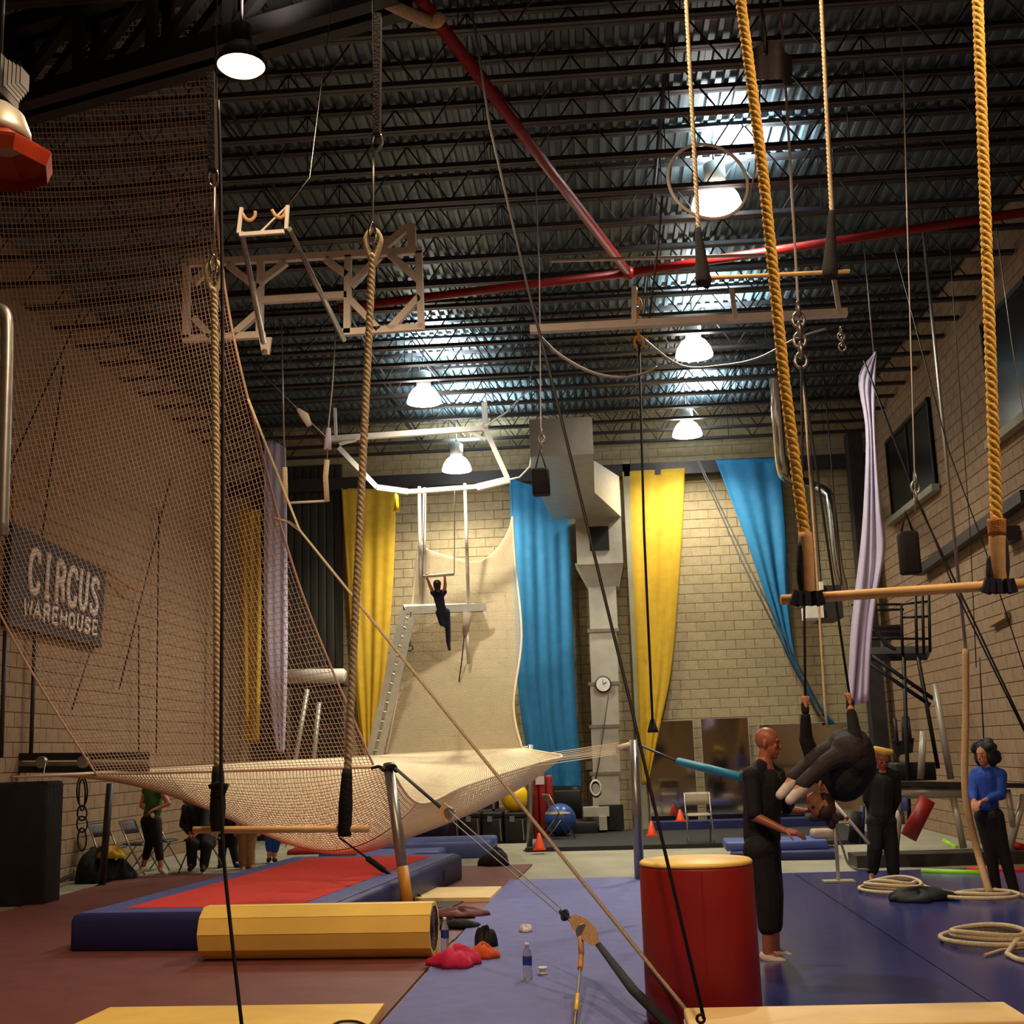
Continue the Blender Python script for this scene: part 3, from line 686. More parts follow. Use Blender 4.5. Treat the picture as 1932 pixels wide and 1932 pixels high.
# aerial hoop round the upper lamp
hc = P(1336, 342, 9.6); hr = .335
t = thing('aerial_hoop', 'white aerial hoop hanging around the highest lamp', 'hoop', hc)
MB().tube([hc + V((hr * math.cos(a * PI / 24), .1 * math.cos(a * PI / 24), hr * .98 * math.sin(a * PI / 24))) for a in range(48)], .014, 8, closed=True).build('ring', 'white_paint', t)
MB().tube([P(1415, 370, 9.6), P(1425, 320, 9.6), P(1440, 60, 9.6), V((P(1440, 60, 9.6).x, 9.6, ZC + .02))], .008, 6).build('hook_line', 'wire', t)
cable('hanging_line', 'thin dark line hanging from a small hook left of the hoop', [(1250, 370), (1243, 450), (1225, 600)], .010, 'wire_black', Y=9.8)

# ------------------------------------------------------------------ white beam with hanger plates
Y_ = 12.0
wbm = thing('rig_beam', 'long white beam hung level under the roof at centre right', 'beam', P(1300, 608, Y_))
MB().bar(P(1000, 622, Y_), P(1598, 590, Y_), .09, .075).build('beam_bar', 'white_paint', wbm)
for (a, b) in (((1196, 540), (1196, 610)), ((1380, 545), (1388, 600)), ((1574, 528), (1584, 592))):
    MB().bar(P(a[0], a[1], Y_), P(b[0], b[1], Y_ - .05), .05, .012).build('hanger_plate', 'white_paint', wbm)
cable('steel_bar', 'thin white bar running level behind the red pipe joint', [P(1040, 492, 13), P(1480, 480, 13)], .02, 'white_paint', 'bar')

# ------------------------------------------------------------------ white welded frame, upper left
def quadframe(name, label, Y, bars, w_, mt):
    c = P(bars[0][0], bars[0][1], Y); t = thing(name, label, 'frame', c)
    for b in bars:
        MB().bar(P(b[0], b[1], Y), P(b[2], b[3], Y), b[4] if len(b) > 4 else w_, up=(0, 1, 0)).build('frame_bar', mt, t)
    return t
wf = quadframe('welded_frame', 'white welded steel frame with two braced squares at upper left', 11.8,
    [(355, 497, 797, 473), (492, 495, 490, 632), (346, 640, 500, 632), (352, 497, 352, 640), (657, 483, 655, 630), (790, 475, 795, 620), (646, 628, 800, 617), (497, 567, 655, 557),
     (430, 500, 488, 545), (540, 495, 494, 530), (440, 632, 488, 590), (366, 535, 400, 500), (366, 600, 400, 636),
     (615, 490, 655, 520), (715, 485, 662, 540), (735, 480, 790, 528), (660, 565, 715, 622), (735, 622, 792, 560),
     (718, 472, 770, 428, .07), (776, 425, 778, 478, .085)], .068, 'white_paint')
MB().plate([P(488, 636, 11.75), P(512, 636, 11.75), P(508, 668, 11.75), P(494, 668, 11.75)], .03).build('corner_plate', 'white_paint', wf)
cr = quadframe('swing_cradle', 'small bent white tube cradle with two hooks above the welded frame', 7.6,
    [(450, 440, 456, 392, .022), (540, 432, 543, 388, .022), (452, 443, 536, 437, .026), (492, 437, 543, 388, .01)], .02, 'white_paint')
for (x_, y_) in ((543, 388),):
    q_ = P(x_, y_, 7.6); MB().tube([q_, P(585, 335, 8.0), V((P(640, 250, 8.6).x, 8.7, ZC + .02))], .004, 5).build('hanging_wire', 'wire_black', cr)
for (x_, y_) in ((470, 405), (527, 400)):
    MB().tube(smoothline(PP([(x_ - 14, y_ - 4), (x_ - 6, y_ + 8), (x_ + 4, y_ + 10), (x_ + 11, y_ + 2), (x_ + 11, y_ - 6)], 7.6), 4), .012, 7).build('hook', 'tape', cr)
for (a, b, nm) in (((456, 440), (497, 645), 'left'), ((546, 432), (648, 640), 'right')):
    MB().tube([P(*a, 7.7), P(*b, 11.6)], [.018, .03], 8).build('cradle_tube', 'steel_grey', label='grey tube, the %s of two from the cradle to the welded frame' % nm, cat='tube')
# far frame of the rig
quadframe('welded_frame', 'far white tube frame hanging under the roof above the flyer', 21.9,
    [(622, 828, 915, 808, .1), (640, 845, 712, 920, .09), (712, 920, 770, 928, .1), (770, 928, 905, 918, .08), (900, 920, 962, 905, .12), (916, 810, 960, 908, .09), (640, 838, 672, 830, .05), (880, 812, 916, 830, .05),
     (914, 760, 916, 808, .1), (632, 770, 634, 830, .05)], .1, 'white_paint')
for (x0, x1, nm) in ((914, 997, 'right'), (960, 1000, 'lower right')):
    y0_ = 805 if nm == 'right' else 905; y1_ = 735 if nm == 'right' else 880
    MB().tube([P(x0, y0_, 21.8), on(P(x0, y0_, 21.8), P(x1, y1_, 21.8), .5) + V((0, 0, -.08)), P(x1, y1_, 21.8), P(x1 + 8, y1_ - 60, 21.8)], .018, 6).build('rigging_line', 'white_paint', label='pale rigging line from the far frame, going %s' % nm, cat='line')
MB().tube(PP([(747, 925), (749, 945), (748, 965)], 21.9), [.05, .03, .06], 8).build('hoist_hook', 'yellow_ball', label='yellow hoist hook hanging from the far frame', cat='hook')
# rig trapeze with padded ends
rt = thing('fly_bar', 'white trapeze with padded rope ends hanging beside the far frame', 'trapeze', P(578, 946, 13))
MB().tube(PP([(543, 949), (616, 945)], 13), .014, 8).build('bar', 'white_paint', rt)
MB().tube(PP([(537, 882), (539, 948)], 13), .03, 8).build('pad', 'rope_natural', rt)
MB().tube(PP([(617, 868), (614, 900), (617, 946)], 13), .03, 8).build('pad', 'rope_natural', rt)
MB().tube(PP([(531, 600), (537, 885)], 13), .009, 6).build('rope', 'wire', rt)
MB().tube(PP([(634, 600), (627, 730), (620, 800), (617, 870)], 13), .009, 6).build('rope', 'wire', rt)
MB().tube(PP([(620, 808), (618, 848)], 13), [.025, .045], 8).build('roller', 'lilac_cloth', rt)
cable('rigging_wire', 'thin wire with pulleys slanting past the far frame at left', [(480, 690), (560, 770), (590, 800), (620, 830)], .008, 'wire', Y=13.2)
MB().tube(PP([(562, 772), (575, 785), (584, 803)], 13.1), [.02, .05, .03], 8).build('pulley', 'white_paint', label='small white pulley on the thin wire left of the far frame', cat='pulley')

# ------------------------------------------------------------------ pedestal platform, ladder
Yp = 22.5
pd = thing('pedestal_platform', 'narrow silver pedestal platform hanging behind the flyer', 'platform', P(838, 1150, Yp))
MB().plate([P(765, 1150, Yp), P(912, 1145, Yp), P(905, 1138, Yp + .5), P(760, 1140, Yp + .5)], .09, (0, 0, -1)).build('deck', 'alu', pd)
MB().bar(P(765, 1152, Yp), P(918, 1145, Yp), .05, .14).build('rim', 'alu', pd)
for (a, b) in (((791, 918), (794, 1140)), ((801, 920), (800, 1140)), ((877, 912), (884, 1140))):
    MB().tube([P(*a, Yp + .1), P(*b, Yp + .1)], .032, 8).build('hanger_tube', 'white_paint', pd)
MB().tube(PP([(882, 1155), (878, 1200)], Yp), [.09, .05], 8).build('pad', 'foam_grey', pd)
MB().tube(PP([(880, 1180), (885, 1253)], Yp), .035, 8).build('drop_tube', 'alu', pd)
MB().tube(PP([(775, 1155), (773, 1220)] + [(773 + 6 * math.sin(a), 1222 - 6 * math.cos(a)) for a in [k * .6 for k in range(11)]], Yp - .05), .012, 5).build('loop_strap', 'wire_black', pd)
cable('rope', 'thin dark rope falling from the pedestal platform', [(878, 1180), (872, 1240), (866, 1287)], .012, 'wire_black', 'rope', Y=Yp)
ld = thing('ladder', 'tall silver ladder leaning up to the pedestal platform', 'ladder', P(705, 1420, 22.2))
for (a, b) in (((762, 1152), (697, 1425)), ((778, 1165), (716, 1425))):
    MB().bar(P(*a, Yp - .05), P(*b, 22.4), .06, .12).build('rail', 'alu', ld)
for k in range(15):
    s_ = (k + .5) / 15
    MB().tube([on(P(762, 1152, Yp - .05), P(697, 1425, 22.4), s_), on(P(778, 1165, Yp - .05), P(716, 1425, 22.4), s_)], .022, 6).build('rung', 'alu', ld)

# ------------------------------------------------------------------ trapezes in the foreground
def twist_rope(m, a, b, r, pitch=.075, sag=None):
    L = (b - a).length; n = max(12, int(L / pitch * 10)); t = (b - a).normalized()
    x = t.cross(V((0, 1, 0))).normalized(); y = x.cross(t)
    for s_ in range(3):
        pts = []
        for k in range(n + 1):
            th = 2 * PI * (k / n * L / pitch + s_ / 3); pts.append(on(a, b, k / n) + (x * math.cos(th) + y * math.sin(th)) * r * .48)
        m.tube(pts, r * .56, 6)
    return m
def trapeze(name, label, Y, ropes, bar, rr, rb, ropemat, wraps, Ys=None):
    t = thing(name, label, 'trapeze', P((bar[0] + bar[2]) / 2, (bar[1] + bar[3]) / 2, Y))
    t['_bar'] = MB().tube([P(bar[0], bar[1], Y), P((bar[0] + bar[2]) / 2, (bar[1] + bar[3]) / 2, Y), P(bar[2], bar[3], Y)], rb, 16).build('bar', 'wood_bar', t).name
    for r_ in ropes:
        q = [P(p[0], p[1], p[2] if len(p) > 2 else Y) for p in r_]; m = MB()
        for a, b in zip(q, q[1:]): twist_rope(m, a, b, rr)
        m.build('rope', ropemat, t, fix=False)
        if proj(q[0])[1] < 0: MB().tube([q[0], V((q[0].x, q[0].y, ZC + .02))], .006, 5).build('hanging_wire', 'wire', t)
    for (nm, mt, pts, rad) in wraps:
        MB().tube(smoothline(PP(pts, Y - .002), 4), [x_ for k in range(len(rad) - 1) for x_ in [rad[k] + (rad[k + 1] - rad[k]) * q / 4 for q in range(4)]] + [rad[-1]], 12).build(nm, mt, t)
    return t
YN = 4.0
nt_ = trapeze('trapeze', 'wooden trapeze with thick yellow ropes in the right foreground', YN,
    [[(1392, -40), (1440, 330), (1480, 720), (1519, 1015)], [(1843, -40), (1862, 480), (1880, 985)]], (1473, 1132, 1945, 1100), .0195, .0165, 'rope_yellow',
    [('tape_wrap', 'tape', [(1519, 1005), (1522, 1060), (1524, 1128)], [.022, .024, .022]), ('tape_wrap', 'rope_orange', [(1880, 980), (1881, 1010)], [.03, .028]),
     ('tape_wrap', 'tape', [(1881, 1005), (1882, 1060), (1886, 1108)], [.026, .027, .024]),
     ('navy_wrap', 'navy_tape', [(1514, 1022), (1513, 1080), (1518, 1130)], [.016, .019, .014]), ('navy_wrap', 'navy_tape', [(1893, 1015), (1895, 1070), (1893, 1110)], [.013, .017, .012]),
     ('navy_wrap', 'navy_tape', [(1868, 1050), (1868, 1085), (1875, 1112)], [.01, .014, .012])])
for x_, y_ in ((1524, 1128), (1886, 1105)):
    m = MB()
    for k in range(5):
        a = -1 + .5 * k; m.bar(P(x_ + a * 18, y_ - 12, YN - .02), P(x_ + a * 26, y_ + 14, YN - .022), .016, .03)
    m.build('bar_tape', 'navy_tape', bpy.data.objects[nt_['_bar']])
    MB().tube([P(x_ - 22, y_ + 2, YN), P(x_ + 22, y_ - 1, YN)], .0215, 14).build('bar_tape', 'tape', bpy.data.objects[nt_['_bar']])
trapeze('trapeze', 'small trapeze with black padded rope ends hanging high at right', 6.0,
    [[(1293, -30), (1318, 440)], [(1548, -30), (1569, 400)]], (1330, 525, 1603, 512), .012, .011, 'rope_natural',
    [('rope_cover', 'black_cloth', [(1317, 430), (1322, 480), (1327, 530), (1327, 537)], [.014, .028, .042, .03]), ('rope_cover', 'black_cloth', [(1569, 398), (1568, 450), (1566, 510), (1566, 524)], [.014, .026, .042, .034])])
YT = 5.2
lt = trapeze('trapeze', 'wooden trapeze with rope and black padding in the left foreground', YT,
    [[(404, 545), (408, 900), (411, 1465)], [(703, 480), (688, 800), (655, 1470)]], (365, 1566, 697, 1564), .0175, .0145, 'rope_natural',
    [('rope_cover', 'black_cloth', [(411, 1445), (411, 1520), (410, 1568)], [.022, .034, .026]), ('rope_cover', 'black_cloth', [(655, 1450), (652, 1520), (650, 1578)], [.02, .03, .028])])
MB().tube(PP([(395, 1485), (412, 1478), (428, 1482), (420, 1500), (398, 1500)], YT - .03), .012, 6).build('knot', 'black_cloth', lt)
for (c_, y_) in ((404, 515), (704, 455)):
    MB().tube(smoothline(PP([(c_, y_ + 45), (c_ - 14, y_), (c_, y_ - 22), (c_ + 14, y_), (c_, y_ + 45)], YT), 6), .013, 8).build('eye_splice', 'rope_natural', lt)
    MB().tube(smoothline(PP([(c_ - 4, y_ + 5), (c_ - 8, y_ - 15), (c_ - 2, y_ - 35), (c_ + 5, y_ - 15), (c_ + 2, y_ + 2)], YT - .01), 5), .006, 6).build('shackle', 'chrome', lt)
    MB().tube(PP([(c_ - 1, y_ - 32), (c_ + 1, y_ - 165)], YT) , .005, 6).build('hanging_wire', 'wire', lt)
    q_ = P(c_ + 2, y_ - 330, YT); MB().tube([q_, V((q_.x, q_.y, ZC + .02))], .006, 5).build('hanging_wire', 'wire_black', lt)
for (a, b, w_, nm) in (((400, 140), (402, 322), .034, 'left'), ((713, 30), (711, 254), .032, 'right')):
    MB().bar(P(*a, YT), P(*b, YT), w_ * 1.6, w_).build('black_sleeve', 'black_cloth', label='black sleeve over the %s hanging point of the foreground left trapeze' % nm, cat='sleeve')
    MB().tube(smoothline(PP([(b[0] - 6, b[1]), (b[0] - 10, b[1] + 18), (b[0], b[1] + 30), (b[0] + 10, b[1] + 16), (b[0] + 7, b[1])], YT), 4), .007, 6).build('shackle', 'steel_grey', label='small steel shackle under the %s black sleeve' % nm, cat='shackle')
# thick rope knotted round the red pipe at the top
MB().tube(smoothline(PP([(690, -15, 8.7), (760, 20, 8.8), (815, 42, 8.9), (832, 32, 8.8)]), 5), [.05] * 15 + [.02], 10).build('thick_rope', 'rope_natural', label='thick pale rope tied to the top end of the red pipe', cat='rope')
# dark cloth hung near the top by the right ropes
MB().grid([[P(1415 + 80 * u_, 95 + 55 * v_ - 18 * math.sin(PI * u_) * (1 - v_) + (0 if u_ < .8 else 12), 8 + .08 * math.sin(7 * u_)) for u_ in [k / 12 for k in range(13)]] for v_ in [k / 5 for k in range(6)]]).build('dark_cover', 'char_cloth', label='dark draped cover hanging high behind the thick right rope', cat='cover')
cable('hanging_cable', 'dark line with red shackle above the dark draped cover', [(1432, -20), (1444, 70), (1444, 98)], .012, 'wire_black', Y=8)
# ================================================================== BANNERS
def banner(label, left, right, Y, mt, folds=5, amp=.05, n=14, group='hanging silks'):
    L_, R_ = PP(left, Y), PP(right, Y); rows = []
    nv = 30
    for j in range(nv + 1):
        a, b = poly_at(L_, j / nv), poly_at(R_, j / nv); row = []
        for i in range(n * 2 + 1):
            u_ = i / (n * 2); p = on(a, b, u_)
            p.y += amp * (math.sin(folds * 2 * PI * u_ + 1.3 * math.sin(3 * j / nv)) * .5 + .4 * math.sin(folds * 3.3 * u_ + j * .13)) * (.35 + .65 * j / nv) - amp
            row.append(p)
        rows.append(row)
    o = MB().grid(rows).build('silk_banner', mt, label=label, cat='banner', group=group, fix=False)
    s = o.modifiers.new('thickness', 'SOLIDIFY'); s.thickness = .008
    return o
banner('long yellow silk hanging on the back wall left of the ladder', [(645, 922), (656, 1100), (670, 1300), (688, 1425)], [(748, 924), (743, 1080), (730, 1250), (706, 1425)], 25.95, 'yellow_cloth', 4)
banner('long blue silk hanging on the back wall left of the duct', [(961, 903), (970, 1100), (978, 1300), (1000, 1450), (1002, 1484)], [(1072, 940), (1080, 1150), (1088, 1350), (1096, 1450), (1098, 1484)], 25.7, 'blue_cloth', 5, .07)
banner('long yellow silk hanging right of the duct, tapering to a point', [(1174, 891), (1184, 1050), (1196, 1250), (1204, 1400), (1211, 1478)], [(1292, 884), (1284, 1050), (1268, 1250), (1245, 1370), (1222, 1478)], 25.95, 'yellow_cloth', 4)
banner('long blue silk gathered to a point at right, beside the straps', [(1349, 870), (1400, 1000), (1442, 1120), (1490, 1250), (1562, 1368)], [(1471, 866), (1482, 1010), (1488, 1140), (1508, 1270), (1574, 1366)], 25.85, 'blue_cloth', 3, .09)
banner('lilac silk hanging free in front of the right wall', [(1648, 668), (1618, 716), (1632, 822), (1625, 1000), (1611, 1128), (1603, 1210), (1598, 1290), (1593, 1336)], [(1650, 668), (1648, 740), (1648, 830), (1659, 960), (1668, 1030), (1654, 1112), (1643, 1200), (1636, 1322)], 15.5, 'lilac_cloth', 3, .08)
banner('lilac silk seen partly through the net on the left', [(500, 822), (499, 1000), (500, 1200), (512, 1340), (524, 1418)], [(541, 846), (543, 1000), (544, 1200), (541, 1330), (537, 1420)], 24.6, 'lilac_cloth', 3, .06)
banner('yellow silk seen faintly through the net left of the lilac one', [(452, 960), (455, 1150), (462, 1400)], [(492, 962), (494, 1150), (490, 1400)], 25.6, 'yellow_cloth', 3, .05)

for (x_, y_, Y_, nm) in ((1649, 670, 15.45, 'right'), (520, 838, 24.55, 'left')):
    q_ = P(x_, y_, Y_); MB().tube([q_, V((q_.x, q_.y, ZC + .02))], .01, 5).build('silk_line', 'wire', label='thin line the lilac silk on the %s hangs from' % nm, cat='line')
# ================================================================== AIR DUCT
du = thing('air_duct', 'large silver ventilation duct dropping down the back wall', 'duct', P(1142, 1580, 25.6))
yb = 25.75
def dbox(nm, a, b, Y0, Y1, mt='galv'):
    p, q = P(a[0], a[1], Y0), P(b[0], b[1], Y0)
    MB().bbox((p.x, Y0, q.z), (q.x, Y1, p.z)).build(nm, mt, du)
    return p, q
dbox('trunk_section', (998, 792), (1120, 856), 19.5, 22.6)
p, q = P(998, 792, 19.5), P(1120, 856, 19.5)
a = [V((p.x, 22.6, p.z)), V((q.x, 22.6, p.z)), V((q.x, 22.6, q.z)), V((p.x, 22.6, q.z))]
c0, c1 = P(1040, 905, 25), P(1172, 975, 25)
b = [V((c0.x, 25, c0.z)), V((c1.x, 25, c0.z)), V((c1.x, 25, c1.z)), V((c0.x, 25, c1.z))]
MB().rings([a, b], True, True, False).build('elbow_section', 'galv', du)
dbox('trunk_section', (1085, 972), (1176, 1062), 25.0, 26.1)
g0, g1 = dbox('grille', (1111, 994), (1150, 1037), 24.97, 25.0, 'steel_black')
a = [P(1085, 1062, 25), P(1176, 1062, 25)]; b = [P(1110, 1108, 25.2), P(1168, 1108, 25.2)]
MB().rings([[V((a[0].x, 25.0, a[0].z)), V((a[1].x, 25.0, a[0].z)), V((a[1].x, 26.1, a[0].z)), V((a[0].x, 26.1, a[0].z))],
            [V((b[0].x, 25.2, b[0].z)), V((b[1].x, 25.2, b[0].z)), V((b[1].x, 26.1, b[0].z)), V((b[0].x, 26.1, b[0].z))]], True, True, False).build('taper_section', 'galv', du)
for (y0_, y1_) in ((1108, 1190), (1191, 1290), (1291, 1371), (1372, 1460), (1461, 1560)):
    o1 = (y0_ - 1108) / 450 * 8
    dbox('drop_section', (1110 + o1, y0_), (1166 + o1, y1_ - 1), 25.2, 26.1)
    p, q = P(1108 + o1, y1_ - 3, 25.17), P(1168 + o1, y1_ + 1, 25.17); MB().bbox((p.x, 25.17, q.z), (q.x, 26.1, p.z)).build('flange', 'steel_grey', du)
ck = thing('wall_clock', 'round white wall clock with dark rim on the duct', 'clock', P(1138, 1291, 25.1))
MB().lathe(P(1138, 1291, 25.14), [(.165, 0), (.165, .05), (.14, .055)], 28, axis=(0, -1, 0)).build('rim', 'steel_black', ck)
face_ = MB().lathe(P(1138, 1291, 25.08), [(.14, -.01), (.14, .012)], 28, axis=(0, -1, 0)).build('face', 'paper', ck)
cc = P(1138, 1291, 25.06)
MB().bar(cc, cc + V((.07, 0, .04)), .014, .004, up=(0, 1, 0)).build('hand', 'steel_black', face_); MB().bar(cc, cc + V((-.01, 0, .1)), .010, .004, up=(0, 1, 0)).build('hand', 'steel_black', face_)
MB().bbox(P(1120, 1434, 26.1) + V((0, 0, 0)), P(1132, 1450, 26.1) + V((0, -.02, 0))).build('notice', 'paper', label='small paper notice on the wall left of the duct', cat='notice') if False else None
p, q = P(1104, 1436, 26.12), P(1117, 1452, 26.12); MB().bbox((p.x, 26.12, q.z), (q.x, 26.15, p.z)).build('notice', 'paper', label='small paper notice beside the foot of the blue silk', cat='notice')
# dark pilaster left of the duct
p, q = P(1086, 985, 26.1), P(1112, 1590, 26.1)
MB().bbox((p.x, 25.95, 0), (q.x, 26.2, p.z)).build('trim_1', 'concrete', kind='structure')
p = P(1178, 960, 26.1); MB().bbox((p.x, 25.9, 0), (p.x + .16, 26.2, p.z + 1)).build('trim_2', 'concrete', kind='structure')
# ledge beam along the top of the back wall
MB().bbox((XL, 25.9, 7.35), (XR, 26.16, 7.62)).build('trim_3', 'steel_dark', kind='structure')
# dark roll-up door in the back left corner
dr_ = thing('door_1', None, None, (P(592, 1400, 26.1).x, 26.1, 0), kind='structure')
xa, xb, zt = P(478, 1000, 26.1).x, P(646, 1000, 26.1).x, P(560, 880, 26.1).z
for k in range(11): MB().rbox((xa + (xb - xa) * k / 11 + .005, 26.08, 0), (xa + (xb - xa) * (k + 1) / 11 - .005, 26.15, zt), .012, 2).build('door_slat', 'door_dark', dr_)
# silver pipes right
def pipe(label, pts, r, mt='chrome', Y=None): return MB().tube(smoothline(PP(pts, Y), 6), r, 14).build('vent_pipe', mt, label=label, cat='pipe')
pipe('shiny round vent pipe coming down right of the blue silk', [(1462, 690, 21.7), (1466, 770, 22), (1470, 830, 22.5), (1476, 885, 23), (1486, 900, 23.6), (1530, 915, 25)], .11)
pipe('shiny vent pipe low on the back wall behind the trapeze bar', [(1530, 915, 25.5), (1560, 930, 25.3), (1568, 960, 25.2), (1580, 1060, 25.2), (1592, 1118, 25.2)], .1)
pipe('bent copper-tinted pipe at the left edge of the picture', [(-60, 590, 8.6), (-10, 583, 8.6), (10, 592, 8.6), (14, 640, 8.6), (10, 800, 8.6), (4, 1010, 8.6)], .045, 'steel_grey')
hu = thing('unit_heater', 'boxy grey heater with vents behind the trapeze bar', 'heater', P(1560, 1165, 22))
p, q = P(1545, 1105, 22), P(1592, 1165, 22); MB().bbox((p.x, 22, q.z), (q.x, 23.0, p.z)).build('heater_body', 'steel_dark', hu)
for x_ in (1550, 1588): q_ = P(x_, 1104, 22.3); MB().tube([q_, V((q_.x, q_.y, ZD))], .012, 5).build('hanger_rod', 'steel_dark', hu)
p, q = P(1520, 1143, 21.9), P(1555, 1165, 21.9); MB().bbox((p.x, 21.9, q.z), (q.x, 22.4, p.z)).build('vent', 'white_paint', hu)
p, q = P(1545, 1098, 21.95), P(1553, 1113, 21.95); MB().bbox((p.x, 21.9, q.z), (q.x, 22.2, p.z)).build('vent', 'white_paint', hu)
MB().bar(WX(1935, 935, XR - .12), WX(1735, 1078, XR - .12), .14, .16).build('wall_rail', 'steel_dark', label='long dark rail fixed high on the right wall', cat='rail')
MB().bar(WX(1893, 1016, XR - .1), WX(1912, 1005, XR - .1), .2, .2).build('rail_bracket', 'steel_dark', label='short dark bracket end below the rail on the right wall', cat='bracket')
MB().bar(WX(1870, 1178, XR - .05), WX(1901, 1160, XR - .05), .08, .08).build('wood_block', 'khaki', label='small brown wooden block on the right wall', cat='block')

# ================================================================== SIGN AND LEFT WALL
c_ = [WX(24, 985, XL + .1), WX(200, 1078, XL + .1), WX(190, 1222, XL + .1), WX(14, 1180, XL + .1)]
sg = thing('hanging_sign', 'dark banner sign reading CIRCUS WAREHOUSE on the left wall', 'sign', (c_[2] + c_[3]) / 2)
MB().plate(c_, .09, (-1, 0, 0)).build('sign_cloth', 'sign_navy', sg)
def sgp(u_, v_): return on(on(c_[0], c_[1], u_), on(c_[3], c_[2], u_), v_) + V((.012, 0, 0))
STROKE = {  # letters as strokes on a unit cell (x right, y up)
 'C': [[(.9, .72), (.85, .92), (.6, 1), (.35, .95), (.18, .75), (.14, .5), (.18, .25), (.35, .05), (.6, 0), (.85, .08), (.9, .28)]],
 'I': [[(.5, 0), (.5, 1)], [(.3, 0), (.7, 0)], [(.3, 1), (.7, 1)], [(.38, .5), (.62, .5)]],
 'R': [[(.22, 0), (.22, 1)], [(.22, 1), (.6, 1), (.82, .9), (.85, .74), (.75, .58), (.5, .52), (.22, .52)], [(.5, .52), (.75, .4), (.85, 0)], [(.08, 0), (.36, 0)]],
 'U': [[(.18, 1), (.18, .25), (.35, .04), (.6, .02), (.82, .2), (.84, 1)], [(.05, 1), (.32, 1)], [(.7, 1), (.97, 1)]],
 'S': [[(.86, .74), (.8, .92), (.55, 1), (.25, .92), (.18, .74), (.35, .58), (.65, .45), (.86, .27), (.75, .06), (.5, 0), (.22, .06), (.14, .26)]],
 'W': [[(.05, 1), (.25, 0), (.5, .75), (.75, 0), (.95, 1)]], 'A': [[(.08, 0), (.5, 1), (.92, 0)], [(.25, .35), (.75, .35)]],
 'E': [[(.85, 1), (.2, 1), (.2, 0), (.85, 0)], [(.2, .52), (.75, .52)]], 'H': [[(.15, 0), (.15, 1)], [(.85, 0), (.85, 1)], [(.15, .5), (.85, .5)]],
 'O': [[(.5, 1), (.2, .85), (.12, .5), (.2, .15), (.5, 0), (.8, .15), (.88, .5), (.8, .85), (.5, 1)]]}
def word(txt, u0, u1, v0, v1, sw_):
    n = len(txt)
    for i, ch in enumerate(txt):
        a, b = u0 + (u1 - u0) * (i + .06) / n, u0 + (u1 - u0) * (i + .94) / n; m = MB()
        for st in STROKE[ch]:
            q = [sgp(a + (b - a) * x_, v1 + (v0 - v1) * y_) for x_, y_ in st]
            m.tube(q, sw_, 6, flat=1.)
        for k, p_ in enumerate(m.v): m.v[k] = V((XL + .108 + (p_.x - XL - .112) * .2, p_.y, p_.z))
        m.build('letter', 'sign_white', sg)
word('CIRCUS', .15, .94, .17, .60, .068)
word('WAREHOUSE', .13, .95, .69, .86, .036)
for (a, b) in ((c_[0], P(25, 900, c_[0].y)), (c_[1], WX(258, 1115, XL + .2))):
    MB().tube([a, b], .02, 6).build('hanging_rope', 'rope_orange', sg)
MB().bar(c_[3] + V((0, 0, .03)), c_[2] + V((0, 0, .03)), .05).build('bottom_rail', 'steel_dark', sg)
for (x_, nm) in ((66, 'nearer'), (10, 'nearest the edge')):
    MB().tube([WX(x_, 1190, XL + .1), WX(x_ - 8, 1430, XL + .1)], .03, 8).build('conduit', 'steel_dark', label='grey conduit on the left wall under the sign, %s' % nm, cat='conduit')
for i, (x0, y0_, x1, y1_) in enumerate(((120, 690, 80, 1010), (165, 560, 10, 900), (322, 900, 225, 1300), (300, 960, 295, 1420), (180, 1200, 135, 1340), (262, 1180, 262, 1430))):
    MB().tube([WX(x0, y0_, XL + .14), WX(x1, y1_, XL + .14)], .014, 5).build('wall_line', 'wire_black' if i % 2 else 'steel_dark', label='thin dark line hanging on the left wall behind the net, %s from the left' % ord_(i), cat='line')
rk = thing('wall_rack', 'dark horizontal rail rack with pulleys low on the left wall', 'rack', P(150, 1460, 16.6))
for (y_, h) in ((1428, .1), (1452, .09)):
    MB().bar(P(28, y_, 16.6), P(282, y_ - 2, 16.9), .06, h).build('rail', 'steel_black', rk)
MB().bar(P(30, 1442, 16.65), P(280, 1441, 16.95), .02, .06).build('rail', 'steel_grey', rk)
for x_ in (82, 160): MB().lathe(P(x_, 1438, 16.5), [(.07, 0), (.08, .02), (.08, .08), (.07, .1)], 16, axis=(0, -1, 0)).build('pulley', 'steel_grey', rk)
MB().tube(PP([(85, 1440), (72, 1535)], 16.4), .01, 6).build('rod', 'steel_grey', rk)
hk = thing('hanging_rope_coil', 'knotted dark rope loops hanging on the left wall under the rack', 'rope', P(155, 1600, 16.7))
for k, (y0_, y1_, w_) in enumerate(((1465, 1522, 10), (1470, 1530, 6), (1520, 1548, 9), (1540, 1570, 10), (1562, 1605, 8))):
    MB().tube([P(155 + w_ * math.sin(a), (y0_ + y1_) / 2 - (y1_ - y0_) / 2 * math.cos(a), 16.7 + .01 * k) for a in [q * PI / 8 for q in range(16)]], .012, 5, closed=True).build('loop', 'rubber', hk)
MB().tube(smoothline([WX(40, 1690, -7.6), WX(90, 1668, -7.6), WX(93, 1652, -7.6), WX(98, 1666, -7.6), WX(135, 1652, -7.6)], 5), .03, 6).build('cable_bundle', 'rubber', label='black cable bundle running along the foot of the left wall', cat='cable')
wt = P(605, 1275, 25.3)
t = thing('white_tank', 'white horizontal cylinder unit on brackets behind the net', 'tank', wt)
MB().tube(PP([(545, 1276), (648, 1275), (652, 1276)], 25.4), [.15, .15, .1], 16).build('tank_body', 'white_paint', t)
